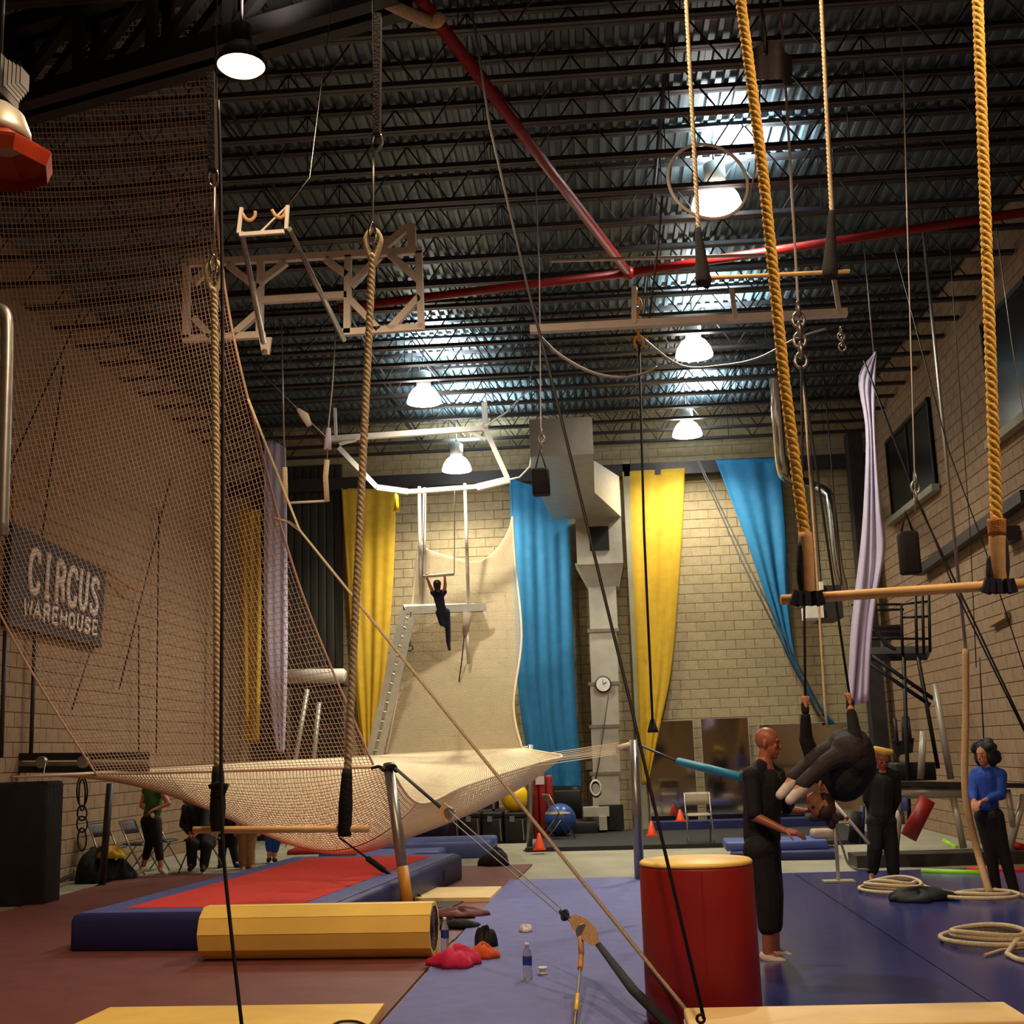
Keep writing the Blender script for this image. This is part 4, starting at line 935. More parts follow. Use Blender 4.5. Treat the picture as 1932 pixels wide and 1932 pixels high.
MB().bar(P(545, 1296, 25.6), P(652, 1294, 25.6), .3, .06).build('bracket', 'steel_black', t)
for (a_, b_) in (((545, 1296), (545, 1380)), ((650, 1296), (655, 1420))): MB().bar(P(*a_, 25.4), V((P(*b_, 25.4).x, 25.4, 0)), .06).build('leg', 'steel_grey', t)
for (a, b, nm) in (((602, 1325), (586, 1440), 'right'), ((580, 1300), (540, 1380), 'left')):
    MB().tube([P(*a, 25), V((P(*b, 25).x - .1, 25, 0))], .05, 8).build('leaning_pole', 'galv', label='thin pale pole leaning behind the net under the tank, %s one' % nm, cat='pole')

# ================================================================== BACK OF THE HALL
def bxp(name, a, b, Y, dy, mt, label, cat, r=0, z0=None):
    p, q = P(a[0], a[1], Y), P(b[0], b[1], Y); z_ = q.z if z0 is None else z0
    m = MB()
    if r: m.rbox((p.x, Y, z_), (q.x, Y + dy, p.z), r, 3)
    else: m.bbox((p.x, Y, z_), (q.x, Y + dy, p.z))
    return m.build(name, mt, label=label, cat=cat)
for i, (x0, x1) in enumerate(((826, 868), (868, 908), (908, 950), (950, 993))):
    p, q = P(x0 + 1, 1534, 23.4), P(x1 - 1, 1588, 23.4)
    cs = thing('road_case', 'black road case on the floor behind the net, %s from the left' % ord_(i), 'case', V(((p.x + q.x) / 2, 23.4, 0)), 'black road cases')
    MB().rbox((p.x, 23.4, 0), (q.x, 24.1, p.z - .1), .02, 2).build('case_body', 'steel_black', cs)
    lid_ = MB().rbox((p.x, 23.4, p.z - .09), (q.x, 24.1, p.z), .02, 2).build('lid', 'steel_black', cs)
    MB().bbox((p.x + .1, 23.38, p.z - .16), (p.x + .19, 23.4, p.z - .06)).build('latch', 'chrome', lid_)
    MB().bar(V((q.x - .03, 23.39, .05)), V((q.x - .05, 23.39, p.z - .12)), .02, .02).build('handle', 'steel_grey', cs)
sh = thing('storage_shelf', 'steel storage shelf packed with dark boxes behind the net', 'shelf', P(880, 1535, 24.3))
for y_ in (1478, 1508, 1532):
    p, q = P(800, y_, 24.3), P(990, y_, 24.3); MB().bbox((p.x, 24.2, p.z - .02), (q.x, 24.8, p.z + .02)).build('shelf_board', 'steel_grey', sh)
for x_ in (800, 866, 930, 990):
    p = P(x_, 1465, 24.25); MB().bbox((p.x - .025, 24.2, 0), (p.x + .025, 24.25, p.z)).build('upright', 'steel_grey', sh)
for i, (x0, y0_, x1, y1_, mt) in enumerate(((806, 1482, 832, 1507, 'steel_black'), (836, 1486, 862, 1507, 'steel_dark'), (870, 1472, 902, 1507, 'rubber'), (905, 1462, 928, 1507, 'cardboard'), (936, 1462, 962, 1507, 'cardboard'),
        (804, 1512, 828, 1531, 'steel_black'), (832, 1516, 862, 1531, 'paper'), (870, 1512, 905, 1531, 'steel_black'), (908, 1514, 938, 1531, 'navy_cloth'), (846, 1458, 864, 1477, 'steel_dark'), (815, 1464, 840, 1477, 'paper'))):
    bxp('storage_box', (x0, y0_), (x1, y1_), 24.22, .45, mt, '%s box on the %s shelf behind the net, %s from its left end' % ({'cardboard': 'brown', 'paper': 'white', 'navy_cloth': 'navy'}.get(mt, 'dark'), {1507: 'middle', 1531: 'lowest', 1477: 'top'}[y1_], ord_([0, 1, 2, 3, 4, 0, 1, 2, 3, 1, 0][i])), 'box')
bc_ = P(969, 1506, 23.35); rb_ = 26 * 23.35 / 2330
MB().ball(V((bc_.x, 23.72, P(969, 1534, 23.4).z + rb_)), rb_, nu=28, nv=18).build('exercise_ball', 'yellow_ball', label='large yellow exercise ball on the black road cases', cat='ball')
fr_ = F(1048, 1585); rr_ = 29 * 24 / 2330
MB().ball((P(1052, 1560, 23.9).x + .05, 24.0, .07 + rr_), rr_, nu=28, nv=18).build('exercise_ball', 'blue_ball', label='blue exercise ball on the floor behind the tan folding chair', cat='ball')
MB().ball((P(800, 1560, 22.4).x, 22.6, .385), (.42, .35, .30), nu=24, nv=14).build('bean_bag', 'navy_cloth', label='dark navy bean bag on the floor left of the road cases', cat='bean bag')
wm = thing('folded_wall_mat', 'red folded gym mat standing upright behind the yellow ball', 'mat', P(1004, 1590, 24.4))
x0, x1 = P(963, 1500, 24.4).x, P(1043, 1500, 24.4).x; zt = P(1000, 1461, 24.4).z
for k in range(6):
    a = x0 + (x1 - x0) * k / 6; b = x0 + (x1 - x0) * (k + 1) / 6
    MB().rbox((a + .004, 24.4 + .05 * (k % 2), 0), (b - .004, 24.6 + .05 * (k % 2), zt - .03 * (k == 5)), .03, 3).build('mat_panel', 'vinyl_red', wm)
p, q = P(1010, 1465, 24.36), P(1027, 1480, 24.36); MB().bbox((p.x, 24.37, q.z), (q.x, 24.4, p.z)).build('notice', 'paper', label='white paper taped to the red folded gym mat', cat='notice')
def folding_chair(label, loc, rz, mt='chair_tan', frame='steel_grey', s=1.):
    t = thing('folding_chair', label, 'chair', (0, 0, 0), 'folding chairs')
    def tb(pts, r): MB().tube([V(p) * s for p in pts], r, 6).build('leg', frame, t)
    for x_ in (-.21, .21):
        tb([(x_, .28, 0), (x_, -.02, .46), (x_, -.2, .80)], .012)      # front foot up to back top (front is +y)
        tb([(x_ * .9, -.26, 0), (x_ * .9, .12, .45)], .012)
    MB().rbox((-.2 * s, -.18 * s, .44 * s), (.2 * s, .22 * s, .47 * s), .04, 3).build('seat', mt, t)
    rows = [[V((x_ / 8 * .2, -.12 - (z_ - .6) * .5 - .02 * (1 - (x_ / 8) ** 2), z_)) * s for x_ in range(-8, 9)] for z_ in (.6, .68, .76, .8 )]
    o = MB().grid(rows).build('backrest', mt, t, fix=False); sd = o.modifiers.new('thickness', 'SOLIDIFY'); sd.thickness = .014
    for x_ in (-.2, .2): pass
    t.location = loc; t.rotation_euler.z = rz
    return t
folding_chair('tan folding chair beside the blue exercise ball', V((P(1052, 1583, 23.3).x, 23.3, .07)), -1.25)
folding_chair('tan folding chair facing us behind the red drum', V((P(1322, 1600, 21.5).x, 21.5, .072)), PI, s=1.0)
for i, (x_, yy, lab) in enumerate(((232, 18.7, 'folding chair by the left wall nearest the black bags'), (288, 19.3, 'folding chair by the left wall behind the woman in green'), (330, 19.9, 'folding chair by the left wall nearest the seated person'))):
    folding_chair(lab, V((P(x_, 1640, yy).x - .25, yy, 0)), -1.9 + .1 * i, 'steel_dark')
folding_chair('folding chair that the person in dark clothes sits on', V((P(380, 1600, 19.25).x, 19.35, 0)), 2.75, 'steel_dark', s=1.08)
for i, (x_, y_, lab) in enumerate(((1018, 1603, 'orange traffic cone on the edge of the black platform, left'), (1230, 1577, 'orange traffic cone right of the fan rope post'), (1283, 1528, 'small orange cone on the navy mat before the mirror'))):
    b = F(x_, y_, .07) if i < 2 else P(1283, 1529, 25.0)
    if i == 2: b = V((P(1283, 1530, 24.9).x, 24.9, .222))
    h = .26 if i < 2 else .22
    t = thing('traffic_cone', lab, 'cone', b, 'orange cones')
    MB().lathe(b, [(.09, .012), (.085, .03), (.02, h), (.014, h + .004)], 18).build('cone_body', 'orange_cone', t)
    MB().box(b + V((0, 0, .007)), (.2, .2, .014)).build('base', 'orange_cone', t)
bxp('stacked_crate', (1100, 1524), (1150, 1540), 24.6, .5, 'galv', 'pale grey crate on the clutter left of the duct foot', 'crate')
bxp('stacked_crate', (1130, 1541), (1146, 1566), 24.5, .3, 'galv', 'narrow pale crate standing left of the duct foot', 'crate')
bxp('amplifier', (1080, 1552), (1128, 1575), 24.4, .5, 'rubber', 'black amplifier box on the floor left of the duct foot', 'amplifier', .02)
bxp('amplifier', (1045, 1492), (1098, 1545), 25.2, .5, 'steel_black', 'black speaker cabinet behind the blue exercise ball', 'speaker', .02)
bxp('speaker_wedge', (1130, 1520), (1178, 1565), 24.85, .3, 'steel_black', 'black wedge box leaning against the duct foot', 'speaker')
MB().tube(PP([(1148, 1310), (1130, 1440), (1124, 1470)], 24.9), .012, 6).build('clock_wire', 'wire_black', label='thin wire hanging from the clock down to a coil of cable', cat='wire')
t = thing('cable_coil', 'dark coil of cable hanging on the duct under the clock', 'coil', P(1124, 1490, 24.8))
for k in range(5): MB().tube([P(1124, 1490, 24.8) + V((.1 * math.cos(a), -.03 * k, .14 * math.sin(a) + .01 * k)) for a in [q * PI / 8 for q in range(16)]], .02, 6, closed=True).build('loop', 'rubber' if k < 4 else 'white_paint', t)
# mirrors
def framed(name, a, b, mt, label, cat, fm, Y=26.08, fw=.03):
    p, q = P(a[0], a[1], Y), P(b[0], b[1], Y); t = thing(name, label, cat, V(((p.x + q.x) / 2, Y, q.z)))
    MB().bbox((p.x, Y, q.z), (q.x, Y + .02, p.z)).build('panel', mt, t)
    m = MB()
    for (x0, z0, x1, z1) in ((p.x, p.z, q.x, p.z + fw), (p.x, q.z - fw, q.x, q.z), (p.x - fw, q.z, p.x, p.z), (q.x, q.z, q.x + fw, p.z)): m.bbox((x0, Y - .02, z0), (x1, Y + .02, z1))
    m.build('frame', fm, t); return t
framed('wall_mirror', (1219, 1362), (1318, 1556), 'mirror', 'wall mirror panel just right of the yellow silk', 'mirror', 'galv', fw=.012)
framed('wall_mirror', (1322, 1357), (1424, 1557), 'mirror', 'wall mirror panel directly left of the bald man', 'mirror', 'galv', fw=.012)
framed('wall_board', (1432, 1368), (1634, 1550), 'mirror', 'wide mirror board with pale frame behind the hanging performer', 'mirror', 'galv', fw=.02)

# ================================================================== RIGHT SIDE APPARATUS
vp = thing('lift_platform', 'dark caged lift platform standing high by the right wall', 'platform', P(1680, 1230, 17.5))
MB().plate([P(1607, 1235, 17.5), P(1748, 1232, 17.5), P(1755, 1218, 18.6), P(1612, 1222, 18.6)], .1, (0, 0, -1)).build('deck', 'steel_black', vp)
for (x_, y0_, y1_) in ((1608, 1150, 1235), (1700, 1140, 1235), (1727, 1120, 1232), (1740, 1120, 1232), (1752, 1120, 1230)):
    MB().tube(PP([(x_, y0_), (x_ + 3, y1_)], 17.5), .022, 6).build('rail_post', 'steel_black', vp)
for (a, b) in (((1607, 1152), (1705, 1150)), ((1606, 1141), (1705, 1140)), ((1608, 1205), (1752, 1205)), ((1700, 1165), (1752, 1163)), ((1700, 1140), (1750, 1135))):
    MB().tube(PP([a, b], 17.5), .018, 6).build('rail', 'steel_black', vp)
for (a, b) in (((1622, 1240), (1755, 1330)), ((1645, 1238), (1760, 1318)), ((1705, 1240), (1716, 1560)), ((1732, 1240), (1770, 1450))):
    MB().tube(PP([a, b], 17.5), .03, 6).build('strut', 'steel_black', vp)
MB().bar(P(1640, 1195, 17.8), P(1700, 1192, 17.8), .1, .2).build('control_box', 'steel_dark', vp)
MB().tube(smoothline(PP([(1625, 1225), (1640, 1190), (1655, 1195), (1672, 1215), (1690, 1225)], 17.4), 4), .03, 6).build('cable_heap', 'rubber', label='dark cable heap lying on the lift platform', cat='cable')
ap = thing('tall_post', 'tall dark corner post behind the lift platform', 'post', P(1700, 1560, 24))
MB().bbox((5.42, 25.5, 0), (5.72, 25.9, 8.0)).build('post_body', 'steel_dark', ap)
fr2 = thing('gym_apparatus', 'A-frame gym apparatus with padded crossbar at right', 'apparatus', P(1740, 1600, 17.3))
MB().tube(PP([(1690, 1495), (1830, 1494)], 17.3), .085, 14).build('crossbar', 'galv', fr2)
MB().bar(P(1680, 1478, 17.3), P(1932, 1482, 17.3), .35, .06).build('padded_top', 'rubber', fr2)
for (a, b) in (((1763, 1290), (1794, 1470)), ((1797, 1500), (1818, 1600)), ((1742, 1380), (1737, 1470)), ((1900, 1490), (1912, 1560)), ((1932, 1500), (1905, 1600)), ((1700, 1500), (1690, 1600))):
    MB().tube(PP([a, b], 17.3), .045, 10).build('strut', 'galv', fr2)
bxp('equipment_case', (1690, 1440), (1768, 1472), 17.6, .5, 'steel_black', 'black equipment case on top of the apparatus', 'case', .02)
st2 = thing('stacked_chair', 'upturned dark chair lying on the equipment at right', 'chair', P(1715, 1430, 17.8))
MB().plate([P(1690, 1400, 17.8), P(1725, 1392, 17.8), P(1722, 1420, 17.8), P(1695, 1425, 17.8)], .08).build('seat', 'steel_black', st2)
for (a, b) in (((1693, 1402), (1688, 1355)), ((1705, 1400), (1703, 1352)), ((1718, 1398), (1712, 1352))): MB().tube(PP([a, b], 17.8), .025, 6).build('leg', 'steel_dark', st2)
MB().plate([P(1682, 1398, 17.85), P(1692, 1394, 17.85), P(1698, 1428, 17.85), P(1690, 1430, 17.85)], .04).build('backrest', 'steel_dark', st2)
MB().tube(PP([(1750, 1508), (1714, 1580)], 17.0), .105, 18).build('foam_cylinder', 'vinyl_red', label='dull red foam cylinder leaning under the apparatus', cat='foam roller')
MB().tube(PP([(1693, 1505), (1685, 1525)], 17.0), .07, 10).build('yellow_roller', 'yellow_ball', label='small yellow roller under the apparatus', cat='roller')
bxp('storage_bag', (1697, 1505), (1716, 1530), 17.1, .3, 'vinyl_blue', 'small blue bag under the apparatus', 'bag', .03)
MB().tube([F(1781, 1586), F(1806, 1600)], .035, 10).build('foam_noodle', 'noodle_green', label='short green foam noodle leaning at the A-frame foot', cat='noodle')
MB().tube([F(1740, 1651) + V((0, 0, .04)), F(1862, 1655) + V((0, 0, .04))], .04, 12).build('foam_noodle', 'noodle_green', label='long bright green foam noodle on the floor by the woman', cat='noodle')
MB().tube([F(1826, 1647) + V((0, 0, .04)), F(1945, 1650) + V((0, 0, .04))], .04, 12).build('foam_noodle', 'noodle_red', label='red foam noodle on the floor behind the woman', cat='noodle')
MB().tube(PP([(1898, 1591), (1945, 1602)], 17.5), .05, 10).build('foam_noodle', 'noodle_red', label='red padded rail at the right edge beside the woman', cat='noodle')
for (a, b) in ((F(1640, 1620), F(1932, 1610)), ):
    MB().bbox((3.3, 17.2, 0), (5.7, 17.8, .16)).build('low_bench', 'steel_dark', label='low dark bench along the floor behind the man in black', cat='bench')
# stool with a red seat and the striped pole
sl = thing('metal_stool', 'bent metal stand with a flat foot beside the man in black', 'stand', F(1582, 1664))
f0 = F(1582, 1664, .036)
MB().tube([f0, P(1578, 1600, f0.y), P(1572, 1540, f0.y)], .022, 8).build('stem', 'galv', sl)
MB().box(f0 + V((0, 0, .012)), (.36, .22, .02)).build('foot_plate', 'galv', sl)
MB().tube(smoothline(PP([(1575, 1560), (1590, 1600), (1602, 1632), (1622, 1642), (1640, 1640)], f0.y + .1), 4), .014, 7).build('bent_leg', 'chrome', sl)
MB().rbox((f0.x - .3, f0.y - .1, P(1570, 1548, f0.y).z), (f0.x + .12, f0.y + .3, P(1570, 1532, f0.y).z), .05, 3).build('seat', 'rubber', sl)
MB().tube(PP([(1573, 1514), (1640, 1592)], 14.2), .017, 8).build('striped_pole', 'white_paint', label='white pole slanting between the hanging performer and the man in black', cat='pole')
MB().tube(PP([(1596, 1541), (1600, 1546)], 14.2), .019, 8).build('pole_band', 'vinyl_red', label='red band around the slanting white pole', cat='band')
MB().tube(PP([(1616, 1530), (1610, 1590)], 15.8), .07, 10).build('padded_column', 'rubber', label='black padded column standing behind the hanging performer', cat='column')
MB().tube(PP([(1628, 1520), (1626, 1592)], 16), .03, 8).build('floor_pole', 'vinyl_navy', label='thin navy pole standing behind the man in black', cat='pole')
bxp('foam_block', (1535, 1566), (1576, 1590), F(1378, 1625).y + .3, .4, 'foam_grey', 'pinkish foam block on the blue mats behind the performer', 'block', .04, z0=.262)
# thick climbing rope held by the woman, coils
cr_ = [P(1822, 1225, 14.6), P(1822, 1340, 14.5), P(1820, 1460, 14.3), P(1826, 1530, 14.2), P(1848, 1620, 14.1), F(1868, 1688, .07)]
MB().tube(smoothline(cr_, 6), .038, 10).build('climbing_rope', 'rope_tan', label='thick climbing rope hanging down beside the woman in blue', cat='rope')
MB().tube([P(1822, 1225, 14.6), V((P(1822, 1225, 14.6).x, 14.6, ZC))], .02, 8).build('hanging_line', 'wire', label='grey line the thick climbing rope hangs from', cat='line')
def coil(label, c, rx, ry, n, r, mt, tail=None, jit=.2):
    pts = []; 
    for k in range(n * 14):
        a = 2 * PI * k / 14; s_ = 1 - .35 * (k / (n * 14)) + jit * .3 * math.sin(a * .37 + k * .05)
        pts.append(c + V((rx * s_ * math.cos(a), ry * s_ * math.sin(a), r + .028 * (k / 14) * (1 + .2 * math.sin(a * 2)))))
    if tail: pts += [V(q) for q in tail]
    return MB().tube(smoothline(pts, 2), r, 8).build('rope_coil', mt, label=label, cat='rope coil', group='rope coils on the blue mat')
z0 = .036
coil('coil of tan rope on the blue mat in front of the barefoot man', F(1688, 1682, z0), .36, .5, 4, .019, 'rope_natural', [F(1740, 1672, z0 + .03), F(1800, 1685, z0 + .02), F(1850, 1690, z0 + .02)])
coil('flat rope loop on the mat at the feet of the woman in blue', F(1858, 1696, z0), .4, .34, 2, .02, 'rope_natural')
coil('coil of tan rope at the right edge of the blue mat', F(1870, 1778, z0), .38, .45, 3, .021, 'rope_natural', [F(1900, 1800, z0 + .02), F(1945, 1815, z0 + .02)])
cable('rope_end', 'loose rope end on the mat at the right edge', [F(1858, 1802, z0 + .014), F(1890, 1792, z0 + .02), F(1945, 1788, z0 + .02)], .012, 'rope_natural', 'rope')
def heap(name, label, cat, c, rx, ry, h, mt, seed, n=26):
    random.seed(seed); rows = []
    ph = [random.uniform(0, 6) for _ in range(8)]
    for j in range(10):
        t_ = j / 9; row = []
        for i in range(n):
            a = 2 * PI * i / n; s_ = 1 + .16 * math.sin(3 * a + ph[0]) + .1 * math.sin(5 * a + ph[1]) + .08 * math.sin(9 * a + ph[5] + 3 * t_)
            zz = h * (math.cos(t_ * PI / 2) ** .7) * (1 + .25 * math.sin(2 * a + ph[2]) + .18 * math.sin(7 * a + ph[3] + 4 * t_))
            row.append(c + V((rx * s_ * math.sin(t_ * PI / 2) ** .8, 0, 0)) * math.cos(a) + V((0, ry * s_ * math.sin(t_ * PI / 2) ** .8, 0)) * math.sin(a) + V((0, 0, max(zz, .002))))
        rows.append(row)
    return MB().rings(list(reversed(rows)), True, True).build(name, mt, label=label, cat=cat)
heap('dark_cloth', 'crumpled black cloth on the blue mat between the rope coils', 'cloth', F(1735, 1698, z0), .32, .25, .1, 'black_cloth', 3)
heap('dark_bag', 'small black bag on the floor behind the pale yellow mat', 'bag', F(935, 1632, .021), .21, .25, .2, 'black_cloth', 5)
heap('dark_bag', 'heap of black bags by the left wall beside the slim post', 'bag', F(172, 1664) + V((.12, 0, 0)), .24, .35, .36, 'black_cloth', 9)
heap('dark_bag', 'black bag on the floor right of the slim post', 'bag', F(228, 1660), .2, .3, .24, 'black_cloth', 13)
heap('yellow_jacket', 'crumpled yellow jacket lying on the black bags by the left wall', 'jacket', F(186, 1664) + V((.2, 0, .33)), .2, .16, .13, 'yellow_cloth', 17)
heap('red_cloth', 'small red cloth on the black bags by the left wall', 'cloth', F(164, 1664) + V((.12, 0, .33)), .09, .1, .08, 'vinyl_red', 19)
heap('pink_towel', 'crumpled pink jacket on the lighter blue mat by the roll', 'jacket', F(858, 1822, z0), .19, .16, .12, 'pink_cloth', 23)
heap('orange_cloth', 'crumpled orange cloth beside the pink jacket', 'cloth', F(910, 1806, z0), .13, .13, .09, 'orange_cloth', 29)
heap('glove_pile', 'pair of black gloves on the orange cloth', 'gloves', F(917, 1786, z0) + V((0, 0, .0)), .09, .1, .13, 'black_cloth', 31)
heap('black_cushion', 'flat black bag at the edge of the lighter blue mat', 'bag', F(855, 1748, .036), .27, .12, .06, 'black_cloth', 37)
heap('maroon_cushion', 'small flattened maroon cushion behind the roll', 'cushion', F(865, 1728, .036), .26, .12, .07, 'maroon_mat', 41)
def bottle(label, b, h=.23):
    t = thing('water_bottle', label, 'bottle', b, 'water bottles'); k = h / .23; r = .034
    MB().lathe(b, [(r * .9, 0), (r, .012 * k), (r, .06 * k), (r * .92, .075 * k), (r, .09 * k), (r, .15 * k), (r * .8, .175 * k), (r * .4, .205 * k), (r * .36, .215 * k)], 18).build('bottle_body', 'clear_plastic', t)
    MB().lathe(b, [(r * 1.03, .095 * k), (r * 1.03, .145 * k)], 18, cap=False).build('label_band', 'label_blue', t)
    MB().lathe(b, [(r * .45, .213 * k), (r * .45, .235 * k)], 14).build('cap', 'paper', t)
bottle('clear water bottle with blue label standing alone on the mat', F(996, 1848, z0), .25)
bottle('clear water bottle with blue label beside the end of the roll', F(840, 1795, z0), .27)
heap('tissue', 'crumpled white tissue on the blue mat behind the lone bottle', 'tissue', F(992, 1758, z0), .06, .05, .05, 'paper', 43)
tr_ = thing('tape_roll', 'small white tape roll lying by the lone bottle', 'tape', F(1024, 1838, z0))
MB().lathe(F(1024, 1838, z0), [(.03, 0), (.036, .004), (.036, .012), (.022, .018), (.022, .034), (.036, .04), (.036, .048), (.03, .052)], 18).build('spool', 'paper', tr_)
MB().tube(smoothline([F(620, 1940, .08), F(640, 1928, .08), F(670, 1927, .08), F(690, 1934, .08)], 5), .008, 6).build('floor_cable', 'wire_black', label='short black cable on the flat yellow mat at the bottom edge', cat='cable')
# ================================================================== PEOPLE
REMESH = []
def remesh(o, vox, it=3):
    r = o.modifiers.new('surface', 'REMESH'); r.mode = 'VOXEL'; r.voxel_size = vox; r.use_smooth_shade = True
    s = o.modifiers.new('soften', 'SMOOTH'); s.iterations = it; s.factor = .5
    REMESH.append(o); return o
def hand(m, wr, d, n, s=1., curl=.5, spread=.5, thumb=1):
    """palm with five fingers: d = hand direction, n = palm normal (fingers curl toward it), thumb = side of the thumb"""
    d = V(d).normalized(); n = V(n); n = (n - d * n.dot(d)).normalized(); t = d.cross(n) * thumb
    for k in (-1, 0, 1): m.cone(wr + t * (.012 * k * s), .021 * s, wr + d * (.085 * s) + t * (.026 * k * s), .0165 * s, 8)
    for k, L in enumerate((.068, .078, .073, .058)):
        b = wr + d * (.088 * s) + t * ((.033 - .022 * k) * s)
        d1 = (d * math.cos(curl * .9) + n * math.sin(curl * .9) + t * (.12 * spread * (1.5 - k))).normalized()
        d2 = (d * math.cos(curl * 2.0) + n * math.sin(curl * 2.0)).normalized()
        p1 = b + d1 * (L * .5 * s); m.cone(b, .0095 * s, p1, .0088 * s, 7); m.cone(p1, .0088 * s, p1 + d2 * (L * .55 * s), .0072 * s, 7)
    b = wr + d * (.025 * s) + t * (.026 * s); q = (d * .65 + t * .75 + n * .3).normalized(); p1 = b + q * (.045 * s)
    m.cone(b, .013 * s, p1, .0105 * s, 7); m.cone(p1, .0105 * s, p1 + (q + d * .6 + n * .4).normalized() * (.035 * s), .008 * s, 7)
def frame_of(f, u):
    f = V(f).normalized(); u = V(u); u = (u - f * u.dot(f)).normalized(); r = f.cross(u)
    return Matrix((r, f, u)).transposed()          # local x right, y forward, z up
def head(m, c, f, u, s=1.):
    R = frame_of(f, u); g = lambda x, y, z: c + R @ (V((x, y, z)) * s)
    m.ball(g(0, -.012, .03), V((.076, .096, .092)) * s, R, 18, 12)
    m.ball(g(0, .02, -.045), V((.058, .07, .075)) * s, R, 16, 10)
    m.ball(g(0, .055, -.092), V((.03, .028, .026)) * s, R, 10, 8)
    m.cone(g(0, .086, .008), .010 * s, g(0, .1, -.03), .0145 * s, 8)
    m.cone(g(-.03, .078, .03), .012 * s, g(.03, .078, .03), .012 * s, 8)
    m.cone(g(-.02, .082, -.066), .009 * s, g(.02, .082, -.066), .009 * s, 8)
    for q in (-1, 1):
        m.ball(g(.077 * q, -.012, -.005), V((.012, .02, .034)) * s, R, 8, 6)
        m.ball(g(.034 * q, .066, -.02), V((.022, .018, .022)) * s, R, 8, 6)
    return R
def person(label, J, f, hs=1., hu=(0, 0, 1), skin='skin', vox=.007, top=None, trousers=None, shoes=None, hair=None, hands=None, bulk=1., sleeve=1., leg_to=1., extra=None, headf=None, ankle=.04, wide=1.):
    """J: joints as world points. Keys head neck chest waist pelvis shL shR elL elR wrL wrR hiL hiR knL knR anL anR toL toR"""
    t = thing('person', label, 'person', V((J['pelvis'].x, J['pelvis'].y, min(J['toL'].z, J['toR'].z) - .03)))
    b = bulk * hs; m = MB()
    def limb(mm, ks, rs, k=1.):
        for (a, c), (ra, rc) in zip(zip(ks, ks[1:]), zip(rs, rs[1:])): mm.cone(J[a] if isinstance(a, str) else a, ra * k, J[c] if isinstance(c, str) else c, rc * k)
    head(m, J['head'], headf or f, hu, hs)
    limb(m, ('head', 'neck'), (.05, .058), hs); limb(m, ('neck', 'chest', 'waist', 'pelvis'), (.07, .13, .115, .13), b)
    for s_ in 'LR':
        limb(m, ('neck', 'sh' + s_), (.06, .055), hs); limb(m, ('sh' + s_, 'el' + s_, 'wr' + s_), (.052, .04, .027), hs)
        limb(m, ('pelvis', 'hi' + s_), (.11, .1), b); limb(m, ('hi' + s_, 'kn' + s_, 'an' + s_), (.085, .056, ankle), hs)
        limb(m, ('an' + s_, 'to' + s_), (.038, .026), hs); h_ = J['an' + s_] + (J['an' + s_] - J['to' + s_]).normalized() * .03 * hs + V((0, 0, -.025 * hs)); limb(m, (h_, 'to' + s_), (.034, .028), hs)
        hd = (hands or {}).get(s_)
        d_ = hd[0] if hd else (J['wr' + s_] - J['el' + s_]); n_ = hd[1] if hd else V((0, -.3, -1)) + V(f) * -.2
        hand(m, J['wr' + s_], d_, n_, hs, hd[2] if hd else .45, .5, hd[3] if hd else (1 if s_ == 'L' else -1))
    remesh(m.build('body', skin, t, fix=False), vox)
    if top:
        m = MB(); limb(m, ('chest', 'waist'), (.155, .14 * wide), b)
        limb(m, ('waist', on(J['waist'], J['pelvis'], .75)), (.14 * wide, .142 * wide), b)
        for s_ in 'LR':
            limb(m, ('chest', 'sh' + s_), (.13, .075), b); limb(m, ('neck', 'sh' + s_), (.06, .07), hs); limb(m, (on(J['neck'], J['chest'], .35), 'sh' + s_), (.07, .072), hs)
            if sleeve > 0:
                sl_ = J['el' + s_] if sleeve >= .5 else on(J['sh' + s_], J['el' + s_], sleeve * 2)
                limb(m, ('sh' + s_, sl_), (.072, .06), hs)
                if sleeve > .5: limb(m, (J['el' + s_], on(J['el' + s_], J['wr' + s_], (sleeve - .5) * 2)), (.056, .042), hs)
        remesh(m.build('shirt', top, t, fix=False), vox * 1.2)
    if trousers:
        m = MB(); w2 = trousers[1]
        limb(m, (on(J['waist'], J['pelvis'], .6), 'pelvis'), (.136, .136), b)
        for s_ in 'LR':
            limb(m, ('pelvis', 'hi' + s_), (.13, .115), b); limb(m, ('hi' + s_, 'kn' + s_), (.108, .075 * w2), hs)
            e_ = on(J['kn' + s_], J['an' + s_], leg_to); limb(m, ('kn' + s_, e_), (.075 * w2, .06 * w2), hs)
        remesh(m.build('trousers', trousers[0], t, fix=False), vox * 1.2)
    if shoes:
        for s_ in 'LR':
            m = MB(); a = J['an' + s_] + V((0, 0, -.03 * hs)); limb(m, (a, 'to' + s_), (.05, .038), hs); limb(m, (a + (a - J['to' + s_]).normalized() * .03 * hs, 'to' + s_), (.042, .036), hs)
            o = m.build('shoe', shoes, t, fix=False); remesh(o, vox)
    R = frame_of(headf or f, hu)
    m = MB()
    for q in (-1, 1): m.ball(J['head'] + R @ (V((.033 * q, .084, -.012)) * hs), .011 * hs, None, 8, 6)
    m.build('eyes', 'eye', t)
    if hair: hair(t, J['head'], R, hs, vox)
    if extra: extra(t, J, R, hs)
    return t
def JJ(Y0, **k):
    o = {}
    for n, q in k.items(): o[n] = P(q[0], q[1], Y0 + (q[2] if len(q) > 2 else 0))
    return o
def hair_cap(mt, parts):
    def fn(t, c, R, s, vox):
        m = MB()
        for (x, y, z, a, b, d_) in parts: m.ball(c + R @ (V((x, y, z)) * s), V((a, b, d_)) * s, R, 14, 10)
        remesh(m.build('hair', mt, t, fix=False), vox * 1.3, 2)
    return fn

